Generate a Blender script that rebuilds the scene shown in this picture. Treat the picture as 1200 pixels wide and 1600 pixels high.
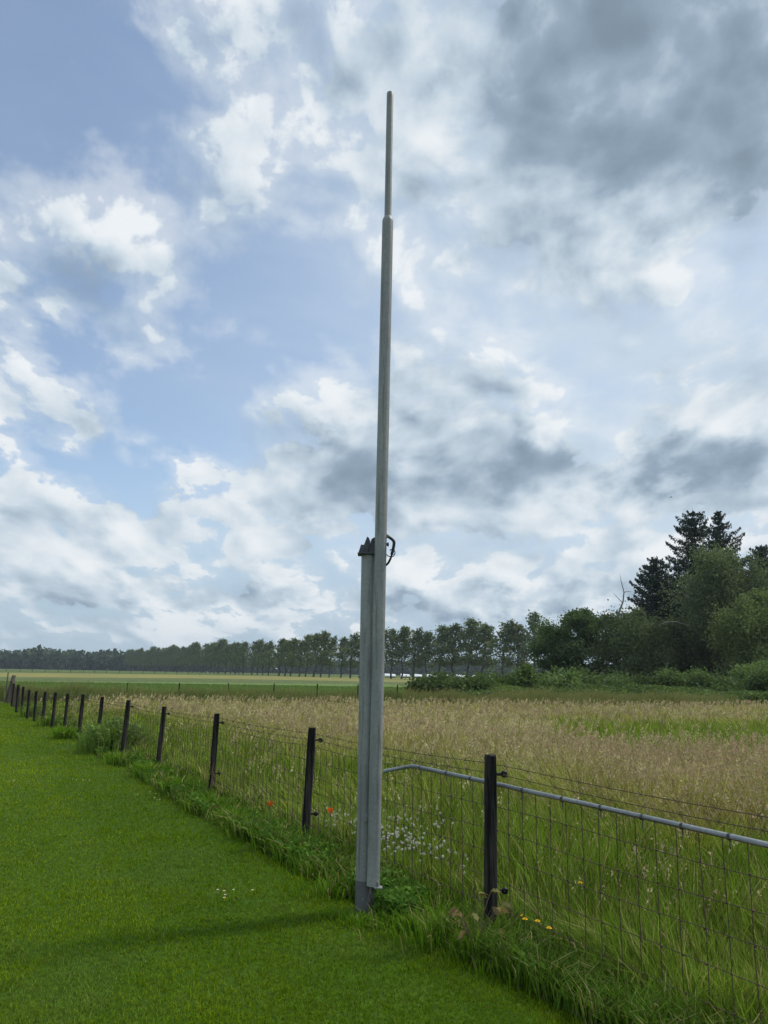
import bpy, bmesh, math, random
import numpy as np
from mathutils import Vector, Matrix
R = math.radians
scene = bpy.context.scene
for o in list(bpy.data.objects):
    bpy.data.objects.remove(o)
COL = scene.collection

# ------------------------------------------------------------------ camera
EYE = 1.60
FPX = 1200.0                       # focal length in pixels of the 1200 x 1600 frame
PITCH, ROLL = math.atan(252.0 / FPX), R(0.95)
_f = np.array([0, math.cos(PITCH), math.sin(PITCH)])
_r0 = np.array([1.0, 0, 0]); _u0 = np.array([0, -math.sin(PITCH), math.cos(PITCH)])
_r = _r0 * math.cos(ROLL) + _u0 * math.sin(ROLL)
_u = -_r0 * math.sin(ROLL) + _u0 * math.cos(ROLL)
cam_d = bpy.data.cameras.new("camera")
cam_d.sensor_fit = 'VERTICAL'
cam_d.angle = 2 * math.atan(800 / FPX)
cam_d.clip_start = 0.05
cam_d.clip_end = 8000
cam = bpy.data.objects.new("camera", cam_d)
COL.objects.link(cam)
m = Matrix.Identity(4)
for i in range(3):
    m[i][0], m[i][1], m[i][2] = _r[i], _u[i], -_f[i]
m[2][3] = EYE
cam.matrix_world = m
scene.camera = cam

def ray(x, y):
    """direction seen at a point of the photograph"""
    d = _f + _r * ((x - 600) / FPX) - _u * ((y - 800) / FPX)
    return d / np.linalg.norm(d)
def ground(x, y, z=0.0):
    d = ray(x, y); t = (z - EYE) / d[2]
    return np.array([d[0] * t, d[1] * t, z])
def at(x, y, D):
    """the point seen at (x, y) that stands D metres ahead"""
    d = ray(x, y); t = D / d[1]
    return np.array([d[0] * t, D, EYE + d[2] * t])

# ------------------------------------------------------------------ light
SUN_AZ, SUN_EL = R(66), R(54)
sun_d = bpy.data.lights.new("sun", 'SUN')
sun_d.energy = 2.8
sun_d.angle = R(7.0)
sun_d.color = (1.0, 0.94, 0.84)
sun = bpy.data.objects.new("sun", sun_d)
COL.objects.link(sun)
sdir = Vector((math.sin(SUN_AZ) * math.cos(SUN_EL), math.cos(SUN_AZ) * math.cos(SUN_EL), math.sin(SUN_EL)))
sun.rotation_euler = sdir.to_track_quat('Z', 'Y').to_euler()
sun.location = (30, 20, 60)

scene.view_settings.view_transform = 'Standard'
scene.view_settings.look = 'None'
scene.view_settings.exposure = 0.0
scene.view_settings.gamma = 1.0
scene.view_settings.use_curve_mapping = False
scene.cycles.max_bounces = 6
scene.cycles.diffuse_bounces = 3
scene.cycles.transmission_bounces = 4
scene.cycles.transparent_max_bounces = 12
scene.cycles.volume_bounces = 0

class NT:
    """small helper to write node trees as expressions"""
    def __init__(s, tree): s.t = tree; s.n = tree.nodes; s.l = tree.links
    def put(s, sock, v):
        if v is None: return
        if isinstance(v, bpy.types.NodeSocket): s.l.new(v, sock)
        else: sock.default_value = v
    def m(s, op, a, b=None, c=None, clamp=False):
        n = s.n.new('ShaderNodeMath'); n.operation = op; n.use_clamp = clamp
        for i, v in enumerate((a, b, c)): s.put(n.inputs[i], v)
        return n.outputs[0]
    def v(s, op, a, b=None, scale=None):
        n = s.n.new('ShaderNodeVectorMath'); n.operation = op
        s.put(n.inputs[0], a); s.put(n.inputs[1], b)
        if scale is not None: s.put(n.inputs['Scale'], scale)
        return n.outputs['Value'] if op in ('LENGTH', 'DOT_PRODUCT', 'DISTANCE') else n.outputs['Vector']
    def xyz(s, a):
        n = s.n.new('ShaderNodeSeparateXYZ'); s.put(n.inputs[0], a); return n.outputs
    def vec(s, x, y, z):
        n = s.n.new('ShaderNodeCombineXYZ')
        for i, v in enumerate((x, y, z)): s.put(n.inputs[i], v)
        return n.outputs[0]
    def ramp(s, v, a, b, lo=0.0, hi=1.0, smooth=True):
        n = s.n.new('ShaderNodeMapRange'); n.interpolation_type = 'SMOOTHSTEP' if smooth else 'LINEAR'
        for i, q in enumerate((v, a, b, lo, hi)): s.put(n.inputs[i], q)
        return n.outputs[0]
    def noise(s, vec, scale, detail=4, rough=.5, dist=0.0, lac=2.0, dim='3D', color=False):
        n = s.n.new('ShaderNodeTexNoise'); n.noise_dimensions = dim
        s.put(n.inputs['Vector'], vec)
        n.inputs['Scale'].default_value = scale; n.inputs['Detail'].default_value = detail
        n.inputs['Roughness'].default_value = rough; n.inputs['Distortion'].default_value = dist
        n.inputs['Lacunarity'].default_value = lac
        return n.outputs['Color' if color else 'Fac']
    def voro(s, vec, scale, detail=0, rough=.5, smooth=None):
        n = s.n.new('ShaderNodeTexVoronoi'); n.voronoi_dimensions = '3D'
        if smooth is not None: n.feature = 'SMOOTH_F1'; n.inputs['Smoothness'].default_value = smooth
        s.put(n.inputs['Vector'], vec)
        n.inputs['Scale'].default_value = scale; n.inputs['Detail'].default_value = detail
        n.inputs['Roughness'].default_value = rough
        return n.outputs['Distance']
    def mix(s, f, a, b):
        n = s.n.new('ShaderNodeMix'); n.data_type = 'RGBA'
        s.put(n.inputs[0], f)
        for k, v in ((6, a), (7, b)):
            s.put(n.inputs[k], v if isinstance(v, bpy.types.NodeSocket) else (*v[:3], 1.0))
        return n.outputs[2]
    def mixf(s, f, a, b):
        n = s.n.new('ShaderNodeMix'); n.data_type = 'FLOAT'
        s.put(n.inputs[0], f); s.put(n.inputs[2], a); s.put(n.inputs[3], b)
        return n.outputs[0]

# ------------------------------------------------------------------ sky
world = bpy.data.worlds.new("World")
scene.world = world
world.use_nodes = True
world.cycles.sampling_method = 'MANUAL'
world.cycles.sample_map_resolution = 512
W = NT(world.node_tree)
W.n.clear()
def azel(x, y):
    d = ray(x, y); return math.atan2(d[0], d[1]), math.asin(d[2])
SKY_K = 0.15
def build_sky():
    tc = W.n.new('ShaderNodeTexCoord')
    dirv = W.v('NORMALIZE', tc.outputs['Generated'])
    dx, dy, dz = W.xyz(dirv)
    sky = W.n.new('ShaderNodeTexSky'); sky.sky_type = 'NISHITA'; sky.sun_disc = False
    sky.sun_elevation = SUN_EL; sky.sun_rotation = SUN_AZ
    sky.air_density = 1.0; sky.dust_density = 0.2; sky.ozone_density = 1.0
    az = W.m('ARCTAN2', dx, dy)
    el = W.m('ARCSINE', W.m('MAXIMUM', dz, -0.02))
    ae = W.vec(az, el, 0.0)
    # clouds lie on a layer overhead: the coordinates spread towards the horizon
    dzc = W.m('ADD', W.m('MAXIMUM', dz, 0.0), 0.30)
    p = W.vec(W.m('MULTIPLY', az, W.m('ADD', 1.0, W.m('DIVIDE', 0.5, dzc))), W.m('ADD', W.m('MULTIPLY', W.m('LOGARITHM', dzc, math.e), 0.85), W.m('MULTIPLY', el, 1.25)), 0.0)
    warp = W.noise(p, 1.9, 3, .5, color=True)
    wv = W.v('SCALE', W.v('SUBTRACT', warp, (.5, .5, .5)), scale=0.20)
    pw = W.v('ADD', p, wv)
    # the same warp moves the big masses a little, so that no mass has a clean outline
    w2 = W.noise(p, 7.0, 4, .6, color=True)
    aew = W.v('ADD', ae, W.v('MULTIPLY', W.v('SUBTRACT', w2, (.5, .5, .5)), (.20, .12, 0)))
    def field(blobs):
        tot = None
        for (x, y, rx, ry, rot, wgt) in blobs:
            a0, e0 = azel(x, y); a1, e1 = azel(x + rx, y); a2, e2 = azel(x, y + ry)
            mp = W.n.new('ShaderNodeMapping'); mp.vector_type = 'TEXTURE'
            W.put(mp.inputs['Vector'], aew)
            mp.inputs['Location'].default_value = (a0, e0, 0)
            mp.inputs['Rotation'].default_value = (0, 0, R(rot))
            mp.inputs['Scale'].default_value = (abs(math.hypot(a1 - a0, e1 - e0)), abs(math.hypot(a2 - a0, e2 - e0)), 1)
            ln = W.v('LENGTH', mp.outputs[0])
            q = W.ramp(ln, 1.4, 0.25, 0.0, wgt)
            tot = q if tot is None else W.m('ADD', tot, q)
        return tot
    cover = field(COVER)
    dark = field(DARK)
    lowb = W.ramp(el, R(12), R(3.0), 0.0, 0.19)          # the ranks of cloud that close up towards the horizon
    side = W.ramp(W.m('ABSOLUTE', az), R(30), R(60), 0.0, 0.30)   # beyond the photograph: broken cloud all round
    cover = W.m('ADD', cover, W.m('ADD', lowb, side))
    def shape(vec):
        n = W.noise(vec, 3.7, 9, .605)
        b = W.voro(vec, 9.0, 1, .55)
        return W.m('ADD', W.m('MULTIPLY', W.m('SUBTRACT', n, .5), 2.5), W.m('MULTIPLY', W.m('SUBTRACT', .42, b), .55))
    n1 = shape(pw)
    low = W.ramp(el, R(22), R(10))
    d = W.m('ADD', W.m('SUBTRACT', cover, 0.06), W.m('MULTIPLY', n1, W.mixf(low, 0.74, 1.05)))
    alpha = W.m('MAXIMUM', W.ramp(d, -0.05, W.mixf(low, 0.26, 0.17)), W.m('MULTIPLY', W.ramp(d, -0.42, 0.10), W.mixf(low, 0.50, 0.30)))
    thick = W.ramp(d, 0.20, 1.05)
    # how the layer thins a step towards the sun (to the right and overhead): the faces turned that way are bright
    lo1 = W.noise(pw, 3.7, 2, .5)
    lo2 = W.noise(W.v('ADD', pw, (0.04, 0.11, 0.0)), 3.7, 2, .5)
    hi2 = W.noise(W.v('ADD', pw, (0.014, 0.032, 0.0)), 3.7, 7, .60)
    hi1 = W.noise(pw, 3.7, 7, .60)
    lit = W.m('ADD', W.m('MULTIPLY', W.m('SUBTRACT', lo1, lo2), 1.5), W.m('MULTIPLY', W.m('SUBTRACT', hi1, hi2), 1.25))
    # brightness of the cloud: bright where thin and where it faces the sun, grey in the thick of it
    k = W.m('ADD', W.m('SUBTRACT', 0.80, W.m('MULTIPLY', thick, 0.30)), lit)
    k = W.m('SUBTRACT', k, W.m('MULTIPLY', dark, W.m('ADD', 0.60, W.m('MULTIPLY', n1, .22))))
    k = W.ramp(k, -0.22, 1.16)
    cr = W.n.new('ShaderNodeValToRGB')
    W.put(cr.inputs[0], k)
    e = cr.color_ramp.elements
    e[0].position = 0.0; e[0].color = (.215, .285, .36, 1)
    e[1].position = 1.0; e[1].color = (.86, .90, .93, 1)
    q = e.new(.35); q.color = (.32, .415, .52, 1)
    q = e.new(.7); q.color = (.57, .67, .76, 1)
    cl = W.v('SCALE', cr.outputs[0], scale=1.0 / SKY_K)
    # thin high veil, thicker to the right where the sun is
    veil = W.m('ADD', W.ramp(az, R(-26), R(20), 0.20, 0.95), W.ramp(el, R(13), R(2), 0.0, 0.35))
    ci = W.noise(W.v('MULTIPLY', pw, (1.0, 2.6, 1.0)), 1.6, 6, .6)
    veil = W.m('MULTIPLY', veil, W.ramp(ci, .25, .75, .72, 1.15))
    veil = W.m('MINIMUM', veil, 0.92)
    base = W.mix(veil, sky.outputs[0], tuple(c / SKY_K for c in (.60, .71, .82)))
    base = W.mix(W.ramp(el, R(14), R(2), 0.0, 0.75), base, tuple(c / SKY_K for c in (.37, .50, .64)))
    col = W.mix(alpha, base, cl)
    # distant air over the last degrees
    col = W.mix(W.ramp(el, R(5), R(0), 0.02, 0.40), col, tuple(c / SKY_K for c in (.40, .52, .64)))
    bg = W.n.new('ShaderNodeBackground'); W.put(bg.inputs[0], col); bg.inputs[1].default_value = SKY_K
    out = W.n.new('ShaderNodeOutputWorld'); W.l.new(bg.outputs[0], out.inputs[0])
# where the cloud masses of that day stand, as (x, y, rx, ry, turn, weight): directions, read off the photograph
COVER = [
    (1080, 110, 420, 260, 0, .85), (800, 60, 240, 130, 0, .42), (760, 330, 260, 170, 0, .36), (960, 340, 260, 150, 0, .34), (560, 240, 120, 130, 0, .34), (650, 130, 120, 120, 0, .30),
    (340, 40, 140, 90, 20, .34), (500, 90, 130, 110, 0, .28), (340, 200, 120, 70, 0, .28), (370, 280, 70, 90, 0, .26), (190, 340, 200, 120, 0, .38),
    (5, 445, 55, 50, 0, .40), (120, 475, 55, 55, -40, .40), (240, 535, 80, 45, 0, .36), (20, 595, 120, 80, -25, .52),
    (150, 665, 60, 55, 0, .42), (30, 725, 110, 36, 0, .16), (70, 830, 140, 105, 0, .66), (60, 915, 160, 30, 0, .10),
    (205, 820, 90, 55, 0, .36), (370, 850, 180, 70, -12, .40), (540, 690, 190, 120, 20, .56), (740, 690, 190, 130, -10, .56),
    (340, 745, 100, 55, 0, .38), (500, 790, 220, 80, 0, .36), (1080, 710, 200, 95, 5, .60), (1190, 780, 120, 80, 0, .45),
    (880, 830, 260, 120, 0, .34), (1140, 600, 160, 80, 0, .34), (630, 890, 110, 60, 0, .24), (720, 560, 140, 60, 0, .28), (920, 430, 120, 80, 0, .28), (640, 780, 200, 80, 0, .30), (660, 940, 260, 40, 0, .35), (320, 930, 220, 34, 0, .35), (900, 925, 220, 36, 0, .32), (120, 985, 170, 20, 0, .30), (450, 990, 170, 18, 0, .28),
    (300, 600, 240, 80, 0, -.30), (110, 130, 230, 200, 0, -.35), (800, 540, 160, 40, 0, -.1), (190, 740, 100, 60, 0, -.32), (40, 720, 110, 30, 0, -.15), (230, 660, 120, 60, 0, -.15), (420, 480, 160, 120, 0, -.2),
]
DARK = [
    (1160, 200, 270, 210, -20, 0.68), (820, 50, 270, 150, 0, 0.42), (1020, 70, 330, 200, 0, 0.44), (190, 410, 130, 45, 0, 0.32),
    (545, 700, 110, 50, 10, 0.52), (740, 690, 130, 55, -5, 0.52), (860, 725, 70, 45, 0, 0.40), (1060, 725, 140, 50, 8, 0.68),
    (1180, 790, 100, 35, 0, 0.40), (60, 895, 150, 30, 0, 0.24), (680, 945, 190, 30, 0, 0.40), (330, 930, 180, 26, 0, 0.40), (900, 930, 180, 24, 0, 0.28), (770, 250, 100, 60, 0, 0.24),
    (680, 310, 80, 50, 0, 0.24), (890, 400, 60, 45, 0, 0.24), (1040, 350, 60, 40, 0, 0.24), (450, 800, 160, 30, 0, 0.20), (450, 90, 120, 70, 0, 0.20),
]
build_sky()

# ------------------------------------------------------------------ helpers
def tag(o, label=None, cat=None, group=None, kind=None):
    if label: o["label"] = label
    if cat: o["category"] = cat
    if group: o["group"] = group
    if kind: o["kind"] = kind
    return o
def empty(name, loc, label, cat, group=None):
    o = bpy.data.objects.new(name, None); COL.objects.link(o)
    o.location = loc; o.empty_display_size = .1
    return tag(o, label, cat, group)
def link(name, me, parent=None, mat=None):
    o = bpy.data.objects.new(name, me); COL.objects.link(o)
    if mat is not None: me.materials.append(mat)
    if parent is not None: o.parent = parent
    return o
def np_mesh(name, V, quads=None, tris=None, tint=None, mat=None, smooth=False):
    me = bpy.data.meshes.new(name)
    V = np.asarray(V, np.float32)
    q = np.zeros((0, 4), np.int32) if quads is None else np.asarray(quads, np.int32)
    t = np.zeros((0, 3), np.int32) if tris is None else np.asarray(tris, np.int32)
    me.vertices.add(len(V)); me.vertices.foreach_set("co", V.ravel())
    loops = np.concatenate([q.ravel(), t.ravel()])
    me.loops.add(len(loops)); me.loops.foreach_set("vertex_index", loops)
    n = len(q) + len(t)
    start = np.concatenate([np.arange(len(q)) * 4, len(q) * 4 + np.arange(len(t)) * 3]).astype(np.int32)
    me.polygons.add(n); me.polygons.foreach_set("loop_start", start)
    if smooth: me.polygons.foreach_set("use_smooth", np.ones(n, bool))
    if tint is not None:
        a = me.attributes.new("tint", 'FLOAT_COLOR', 'POINT')
        c = np.ones((len(V), 4), np.float32); c[:, :3] = tint
        a.data.foreach_set("color", c.ravel())
    me.update(calc_edges=True)
    if mat is not None: me.materials.append(mat)
    return me

def bm_tube(bm, pts, rad, seg=8, caps=True, squash=None):
    """a round bar along pts; rad is one radius or one per point"""
    pts = [Vector(p) for p in pts]
    if not hasattr(rad, '__len__'): rad = [rad] * len(pts)
    rings = []; up = None
    for i, p in enumerate(pts):
        d = (pts[min(i + 1, len(pts) - 1)] - pts[max(i - 1, 0)]).normalized()
        if up is None:
            up = Vector((0, 0, 1)) if abs(d.z) < .9 else Vector((1, 0, 0))
        a = (up - d * up.dot(d)).normalized(); b = d.cross(a); up = a
        rings.append([bm.verts.new(p + (a * math.cos(2 * math.pi * k / seg) + b * math.sin(2 * math.pi * k / seg)) * rad[i]) for k in range(seg)])
    for r0, r1 in zip(rings, rings[1:]):
        for k in range(seg):
            f = bm.faces.new((r0[k], r0[(k + 1) % seg], r1[(k + 1) % seg], r1[k])); f.smooth = True
    if caps:
        bm.faces.new([bm.verts.new(v.co) for v in rings[0][::-1]]); bm.faces.new([bm.verts.new(v.co) for v in rings[-1]])
    return rings
def bm_box(bm, c, s, rot=None):
    M_ = Matrix.Translation(Vector(c)) @ (rot.to_4x4() if rot is not None else Matrix.Identity(4)) @ Matrix.Diagonal((*s, 1))
    return bmesh.ops.create_cube(bm, size=1.0, matrix=M_)['verts']
def bm_prism(bm, poly, thick, M_):
    """a flat outline (x, z) with a thickness along y, placed by M_"""
    a = [bm.verts.new(M_ @ Vector((x, -thick / 2, z))) for x, z in poly]
    b = [bm.verts.new(M_ @ Vector((x, thick / 2, z))) for x, z in poly]
    bm.faces.new(a); bm.faces.new(b[::-1])
    for i in range(len(poly)):
        j = (i + 1) % len(poly); bm.faces.new((a[j], a[i], b[i], b[j]))
def bm_obj(name, bm, mat, parent=None, bevel=0.0):
    bmesh.ops.recalc_face_normals(bm, faces=bm.faces)
    me = bpy.data.meshes.new(name); bm.to_mesh(me); bm.free()
    o = link(name, me, parent, mat)
    if bevel:
        b = o.modifiers.new("bevel", 'BEVEL'); b.width = bevel; b.segments = 2; b.limit_method = 'ANGLE'
    return o

def vnoise(x, y, scale, seed=0):
    """smooth value noise in 0..1 over the ground"""
    x = np.asarray(x) / scale; y = np.asarray(y) / scale
    xi = np.floor(x).astype(np.int64); yi = np.floor(y).astype(np.int64)
    fx = x - xi; fy = y - yi
    fx = fx * fx * (3 - 2 * fx); fy = fy * fy * (3 - 2 * fy)
    def h(a, b):
        n = (a * 374761393 + b * 668265263 + seed * 974634777) & 0x7fffffff
        n = ((n ^ (n >> 13)) * 1274126177) & 0x7fffffff
        n = n ^ (n >> 16)
        return (n & 0xffff) / 65535.0
    return (h(xi, yi) * (1 - fx) + h(xi + 1, yi) * fx) * (1 - fy) + (h(xi, yi + 1) * (1 - fx) + h(xi + 1, yi + 1) * fx) * fy
def fnoise(x, y, scale, seed=0):
    return (vnoise(x, y, scale, seed) * .55 + vnoise(x, y, scale / 2.3, seed + 1) * .28 + vnoise(x, y, scale / 5.1, seed + 2) * .17)
def sstep(v, a, b):
    t = np.clip((v - a) / (b - a), 0, 1); return t * t * (3 - 2 * t)

# ------------------------------------------------------------------ materials
def new_mat(name):
    mt = bpy.data.materials.new(name); mt.use_nodes = True
    T = NT(mt.node_tree)
    bsdf = T.n.get('Principled BSDF'); out = T.n.get('Material Output')
    return mt, T, bsdf, out
def leaf_mat(name, trans=.35, rough=.55, spec=.25, tcol=(1.05, 1.15, .55)):
    """leaves and blades: the tint of each leaf, a dull sheen and light coming through"""
    mt, T, b, out = new_mat(name)
    at_ = T.n.new('ShaderNodeAttribute'); at_.attribute_name = 'tint'
    T.put(b.inputs['Base Color'], at_.outputs['Color'])
    b.inputs['Roughness'].default_value = rough
    b.inputs['Specular IOR Level'].default_value = spec
    tr = T.n.new('ShaderNodeBsdfTranslucent')
    T.put(tr.inputs['Color'], T.v('MULTIPLY', at_.outputs['Color'], tcol))
    mx = T.n.new('ShaderNodeMixShader'); mx.inputs[0].default_value = trans
    T.l.new(b.outputs[0], mx.inputs[1]); T.l.new(tr.outputs[0], mx.inputs[2]); T.l.new(mx.outputs[0], out.inputs[0])
    return mt
def ground_mat(name, cols, scales=(9, 2.2, .25), bump=.03, stretch=(1, 1, 1), w=(.4, .4, .35)):
    """soil and turf: three tones mixed by three sizes of noise"""
    mt, T, b, out = new_mat(name)
    g = T.n.new('ShaderNodeNewGeometry')
    pos = T.v('MULTIPLY', g.outputs['Position'], stretch)
    c = T.mix(T.ramp(T.noise(pos, 1 / scales[0], 4, .6), .35, .65), cols[0], cols[1])
    c = T.mix(T.m('MULTIPLY', T.ramp(T.noise(pos, 1 / scales[1], 5, .65), .4, .7), w[1] * 2), c, cols[2])
    f = T.noise(pos, 1 / scales[2], 4, .7)
    c = T.v('SCALE', c, scale=T.ramp(f, .25, .75, 1 - w[2], 1 + w[2]))
    T.put(b.inputs['Base Color'], c)
    b.inputs['Roughness'].default_value = .9; b.inputs['Specular IOR Level'].default_value = .1
    bp = T.n.new('ShaderNodeBump'); bp.inputs['Distance'].default_value = bump; bp.inputs['Strength'].default_value = .8
    T.put(bp.inputs['Height'], f); T.l.new(bp.outputs[0], b.inputs['Normal'])
    return mt
def bark_mat(name, c0, c1, scale=6, zs=.25):
    mt, T, b, out = new_mat(name)
    tc = T.n.new('ShaderNodeTexCoord')
    pos = T.v('MULTIPLY', tc.outputs['Object'], (1, 1, zs))
    n = T.noise(pos, scale, 6, .65)
    T.put(b.inputs['Base Color'], T.mix(T.ramp(n, .40, .70), c0, c1))
    b.inputs['Roughness'].default_value = .85; b.inputs['Specular IOR Level'].default_value = .2
    bp = T.n.new('ShaderNodeBump'); bp.inputs['Distance'].default_value = .02
    T.put(bp.inputs['Height'], n); T.l.new(bp.outputs[0], b.inputs['Normal'])
    return mt
def zinc_mat(name, c0=(.20, .215, .21), c1=(.33, .345, .335), stain=(.15, .15, .125), metallic=.35):
    """old hot-dip zinc: dull spangle, pale bloom and dirty streaks that run down the tube"""
    mt, T, b, out = new_mat(name)
    tc = T.n.new('ShaderNodeTexCoord'); o = tc.outputs['Object']
    big = T.noise(T.v('MULTIPLY', o, (1, 1, .35)), 5, 5, .6)
    sp = T.n.new('ShaderNodeTexVoronoi'); sp.inputs['Scale'].default_value = 70; T.put(sp.inputs['Vector'], o)
    spx = T.xyz(sp.outputs['Color'])[0]
    c = T.mix(T.ramp(big, .3, .7), c0, c1)
    c = T.v('SCALE', c, scale=T.ramp(spx, 0, 1, .92, 1.08, False))
    st = T.noise(T.v('MULTIPLY', o, (9, 9, .5)), 4, 4, .6)
    c = T.mix(T.ramp(st, .50, .68, 0, .8), c, stain)
    dots = T.noise(o, 40, 2, .5)
    c = T.mix(T.ramp(dots, .70, .76, 0, .35), c, (.42, .43, .42))
    T.put(b.inputs['Base Color'], c)
    b.inputs['Metallic'].default_value = metallic
    T.put(b.inputs['Roughness'], T.ramp(big, .3, .7, .48, .66))
    bp = T.n.new('ShaderNodeBump'); bp.inputs['Distance'].default_value = .0015
    T.put(bp.inputs['Height'], T.noise(o, 30, 4, .6)); T.l.new(bp.outputs[0], b.inputs['Normal'])
    return mt
def plain_mat(name, c, rough=.6, metallic=0.0, var=.25, scale=20, spec=.4):
    mt, T, b, out = new_mat(name)
    tc = T.n.new('ShaderNodeTexCoord')
    n = T.noise(tc.outputs['Object'], scale, 5, .6)
    T.put(b.inputs['Base Color'], T.v('SCALE', T.mix(0.0, c, c), scale=T.ramp(n, .25, .75, 1 - var, 1 + var)))
    b.inputs['Roughness'].default_value = rough; b.inputs['Metallic'].default_value = metallic
    b.inputs['Specular IOR Level'].default_value = spec
    return mt
M = {}
M['grass'] = leaf_mat("grass_blades", .32, .7, .04, (1.05, 1.12, .4))
M['seed'] = leaf_mat("seed_heads", .3, .7, .1, (1, .95, .8))
M['leaf'] = leaf_mat("tree_leaves", .32, .7, .12)
M['needle'] = leaf_mat("spruce_needles", .10, .6, .2)
M['petal'] = leaf_mat("petals", .35, .5, .2, (1, 1, 1))
M['ground'] = ground_mat("grassland", ((.055, .10, .022), (.085, .13, .03), (.12, .13, .05)), (60, 14, 1.2), .05)
M['lawn'] = ground_mat("lawn_turf", ((.034, .080, .004), (.048, .100, .006), (.055, .10, .010)), (5, 1.1, .05), .02)
M['meadow'] = ground_mat("meadow_ground", ((.055, .085, .022), (.085, .095, .035), (.13, .11, .055)), (7, 1.7, .12), .05)
M['crop'] = ground_mat("young_crop", ((.110, .190, .045), (.130, .205, .055), (.15, .19, .065)), (40, 9, .9), .08, (1, .35, 1), (.4, .35, .28))
M['hay'] = ground_mat("ripening_barley", ((.25, .23, .070), (.205, .205, .070), (.155, .175, .060)), (50, 12, 1.5), .1, (1, .4, 1), (.4, .35, .2))
M['rough'] = ground_mat("rough_strip", ((.085, .125, .042), (.11, .14, .05), (.13, .145, .06)), (30, 8, 1), .1, (1, .4, 1))
M['zinc'] = zinc_mat("galvanised_steel", (.200, .214, .214), (.300, .312, .306), (.135, .142, .128), .12)
M['pipe'] = zinc_mat("galvanised_pipe", (.21, .24, .255), (.31, .34, .355), (.19, .21, .22), .3)
M['iron'] = plain_mat("dark_iron", (.075, .08, .09), .55, .5, .4)
M['rubber'] = plain_mat("black_rubber", (.012, .012, .014), .5, 0, .3)
M['wire'] = plain_mat("rusty_wire", (.085, .058, .040), .7, .3, .4, 60)
M['ceramic'] = plain_mat("insulator_plastic", (.015, .013, .013), .35, 0, .3)
M['tarred'] = bark_mat("tarred_timber", (.007, .007, .008), (.075, .066, .060), 26, .06)
M['greywood'] = bark_mat("weathered_timber", (.10, .085, .07), (.21, .185, .155), 14, .12)
M['barewood'] = bark_mat("split_timber", (.16, .11, .07), (.30, .23, .16), 20, .15)
M['bark'] = bark_mat("grey_bark", (.045, .042, .036), (.12, .115, .10), 5)
M['darkbark'] = bark_mat("dark_bark", (.022, .019, .016), (.06, .05, .042), 5)
M['birchbark'] = bark_mat("birch_bark", (.10, .095, .09), (.48, .47, .44), 3, 1.5)
M['deadwood'] = bark_mat("dead_wood", (.13, .12, .105), (.30, .28, .25), 6)
M['tunnel'] = plain_mat("tunnel_film", (.72, .75, .77), .35, 0, .08, 2)
M['feather'] = plain_mat("black_feathers", (.02, .02, .022), .6)

# ------------------------------------------------------------------ ground
def sheet(name, poly, z, mat, kind='structure'):
    bm = bmesh.new()
    bm.faces.new([bm.verts.new((x, y, z)) for x, y in poly])
    bmesh.ops.triangulate(bm, faces=bm.faces)
    o = bm_obj(name, bm, mat); 
    for p in o.data.polygons:
        if p.normal.z < 0: p.flip()
    o["kind"] = kind
    return o
F0 = np.array([0.71, 5.12]); FU = np.array([-.4785, .8781]); FN = np.array([.8781, .4785])
def fs(x, y):  # signed distance from the fence, meadow side positive
    return (x - F0[0]) * FN[0] + (y - F0[1]) * FN[1]
def ft(x, y):
    return (x - F0[0]) * FU[0] + (y - F0[1]) * FU[1]
def lawn_edge(t):   # how far the mown turf stops short of the fence
    return -.29 - .11 * sstep(np.asarray(t, float), -1.2, .9) - .009 * np.clip(t, 0, 40) + .13 * (vnoise(t, t * 0, 1.3, 5) - .5) + .06 * (vnoise(t, t * 0, .35, 6) - .5)
sheet("ground", [(-4000, -300), (4000, -300), (4000, 6000), (-4000, 6000)], 0.0, M['ground'])
edge = []
for t in np.linspace(-8, 35.5, 220):
    q = F0 + FU * t + FN * float(lawn_edge(np.array([t]))[0]); edge.append((q[0], q[1]))
sheet("lawn", edge + [(-90, 46), (-90, -30), (edge[0][0], -30)], 0.008, M['lawn'])
sheet("meadow", edge + [(-21, 37.6), (1.5, 40), (40, 62), (90, 62), (90, -30), (edge[0][0], -30)], 0.004, M['meadow'])
gp = lambda x, y: tuple(ground(x, y)[:2])
def strip(name, near, far, z, mat):
    """a field seen between two lines; each line is (x, y) photograph points laid on the ground"""
    sheet(name, [gp(*p) for p in near] + [gp(*p) for p in far[::-1]], z, mat)
strip("crop_field", [(-260, 1076), (150, 1084), (700, 1094)], [(-260, 1060), (0, 1064), (300, 1066.5), (620, 1070)], 0.010, M['crop'])
strip("rough_grass_strip", [(-260, 1060), (0, 1064), (300, 1066.5), (620, 1070)], [(-260, 1053.5), (0, 1058), (300, 1060), (640, 1066)], 0.014, M['rough'])
strip("barley_field", [(-260, 1053.5), (0, 1058), (300, 1060), (640, 1066), (880, 1071)], [(-260, 1046.5), (0, 1050.8), (300, 1054.5), (640, 1059.5), (880, 1063.5)], 0.018, M['hay'])

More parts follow.
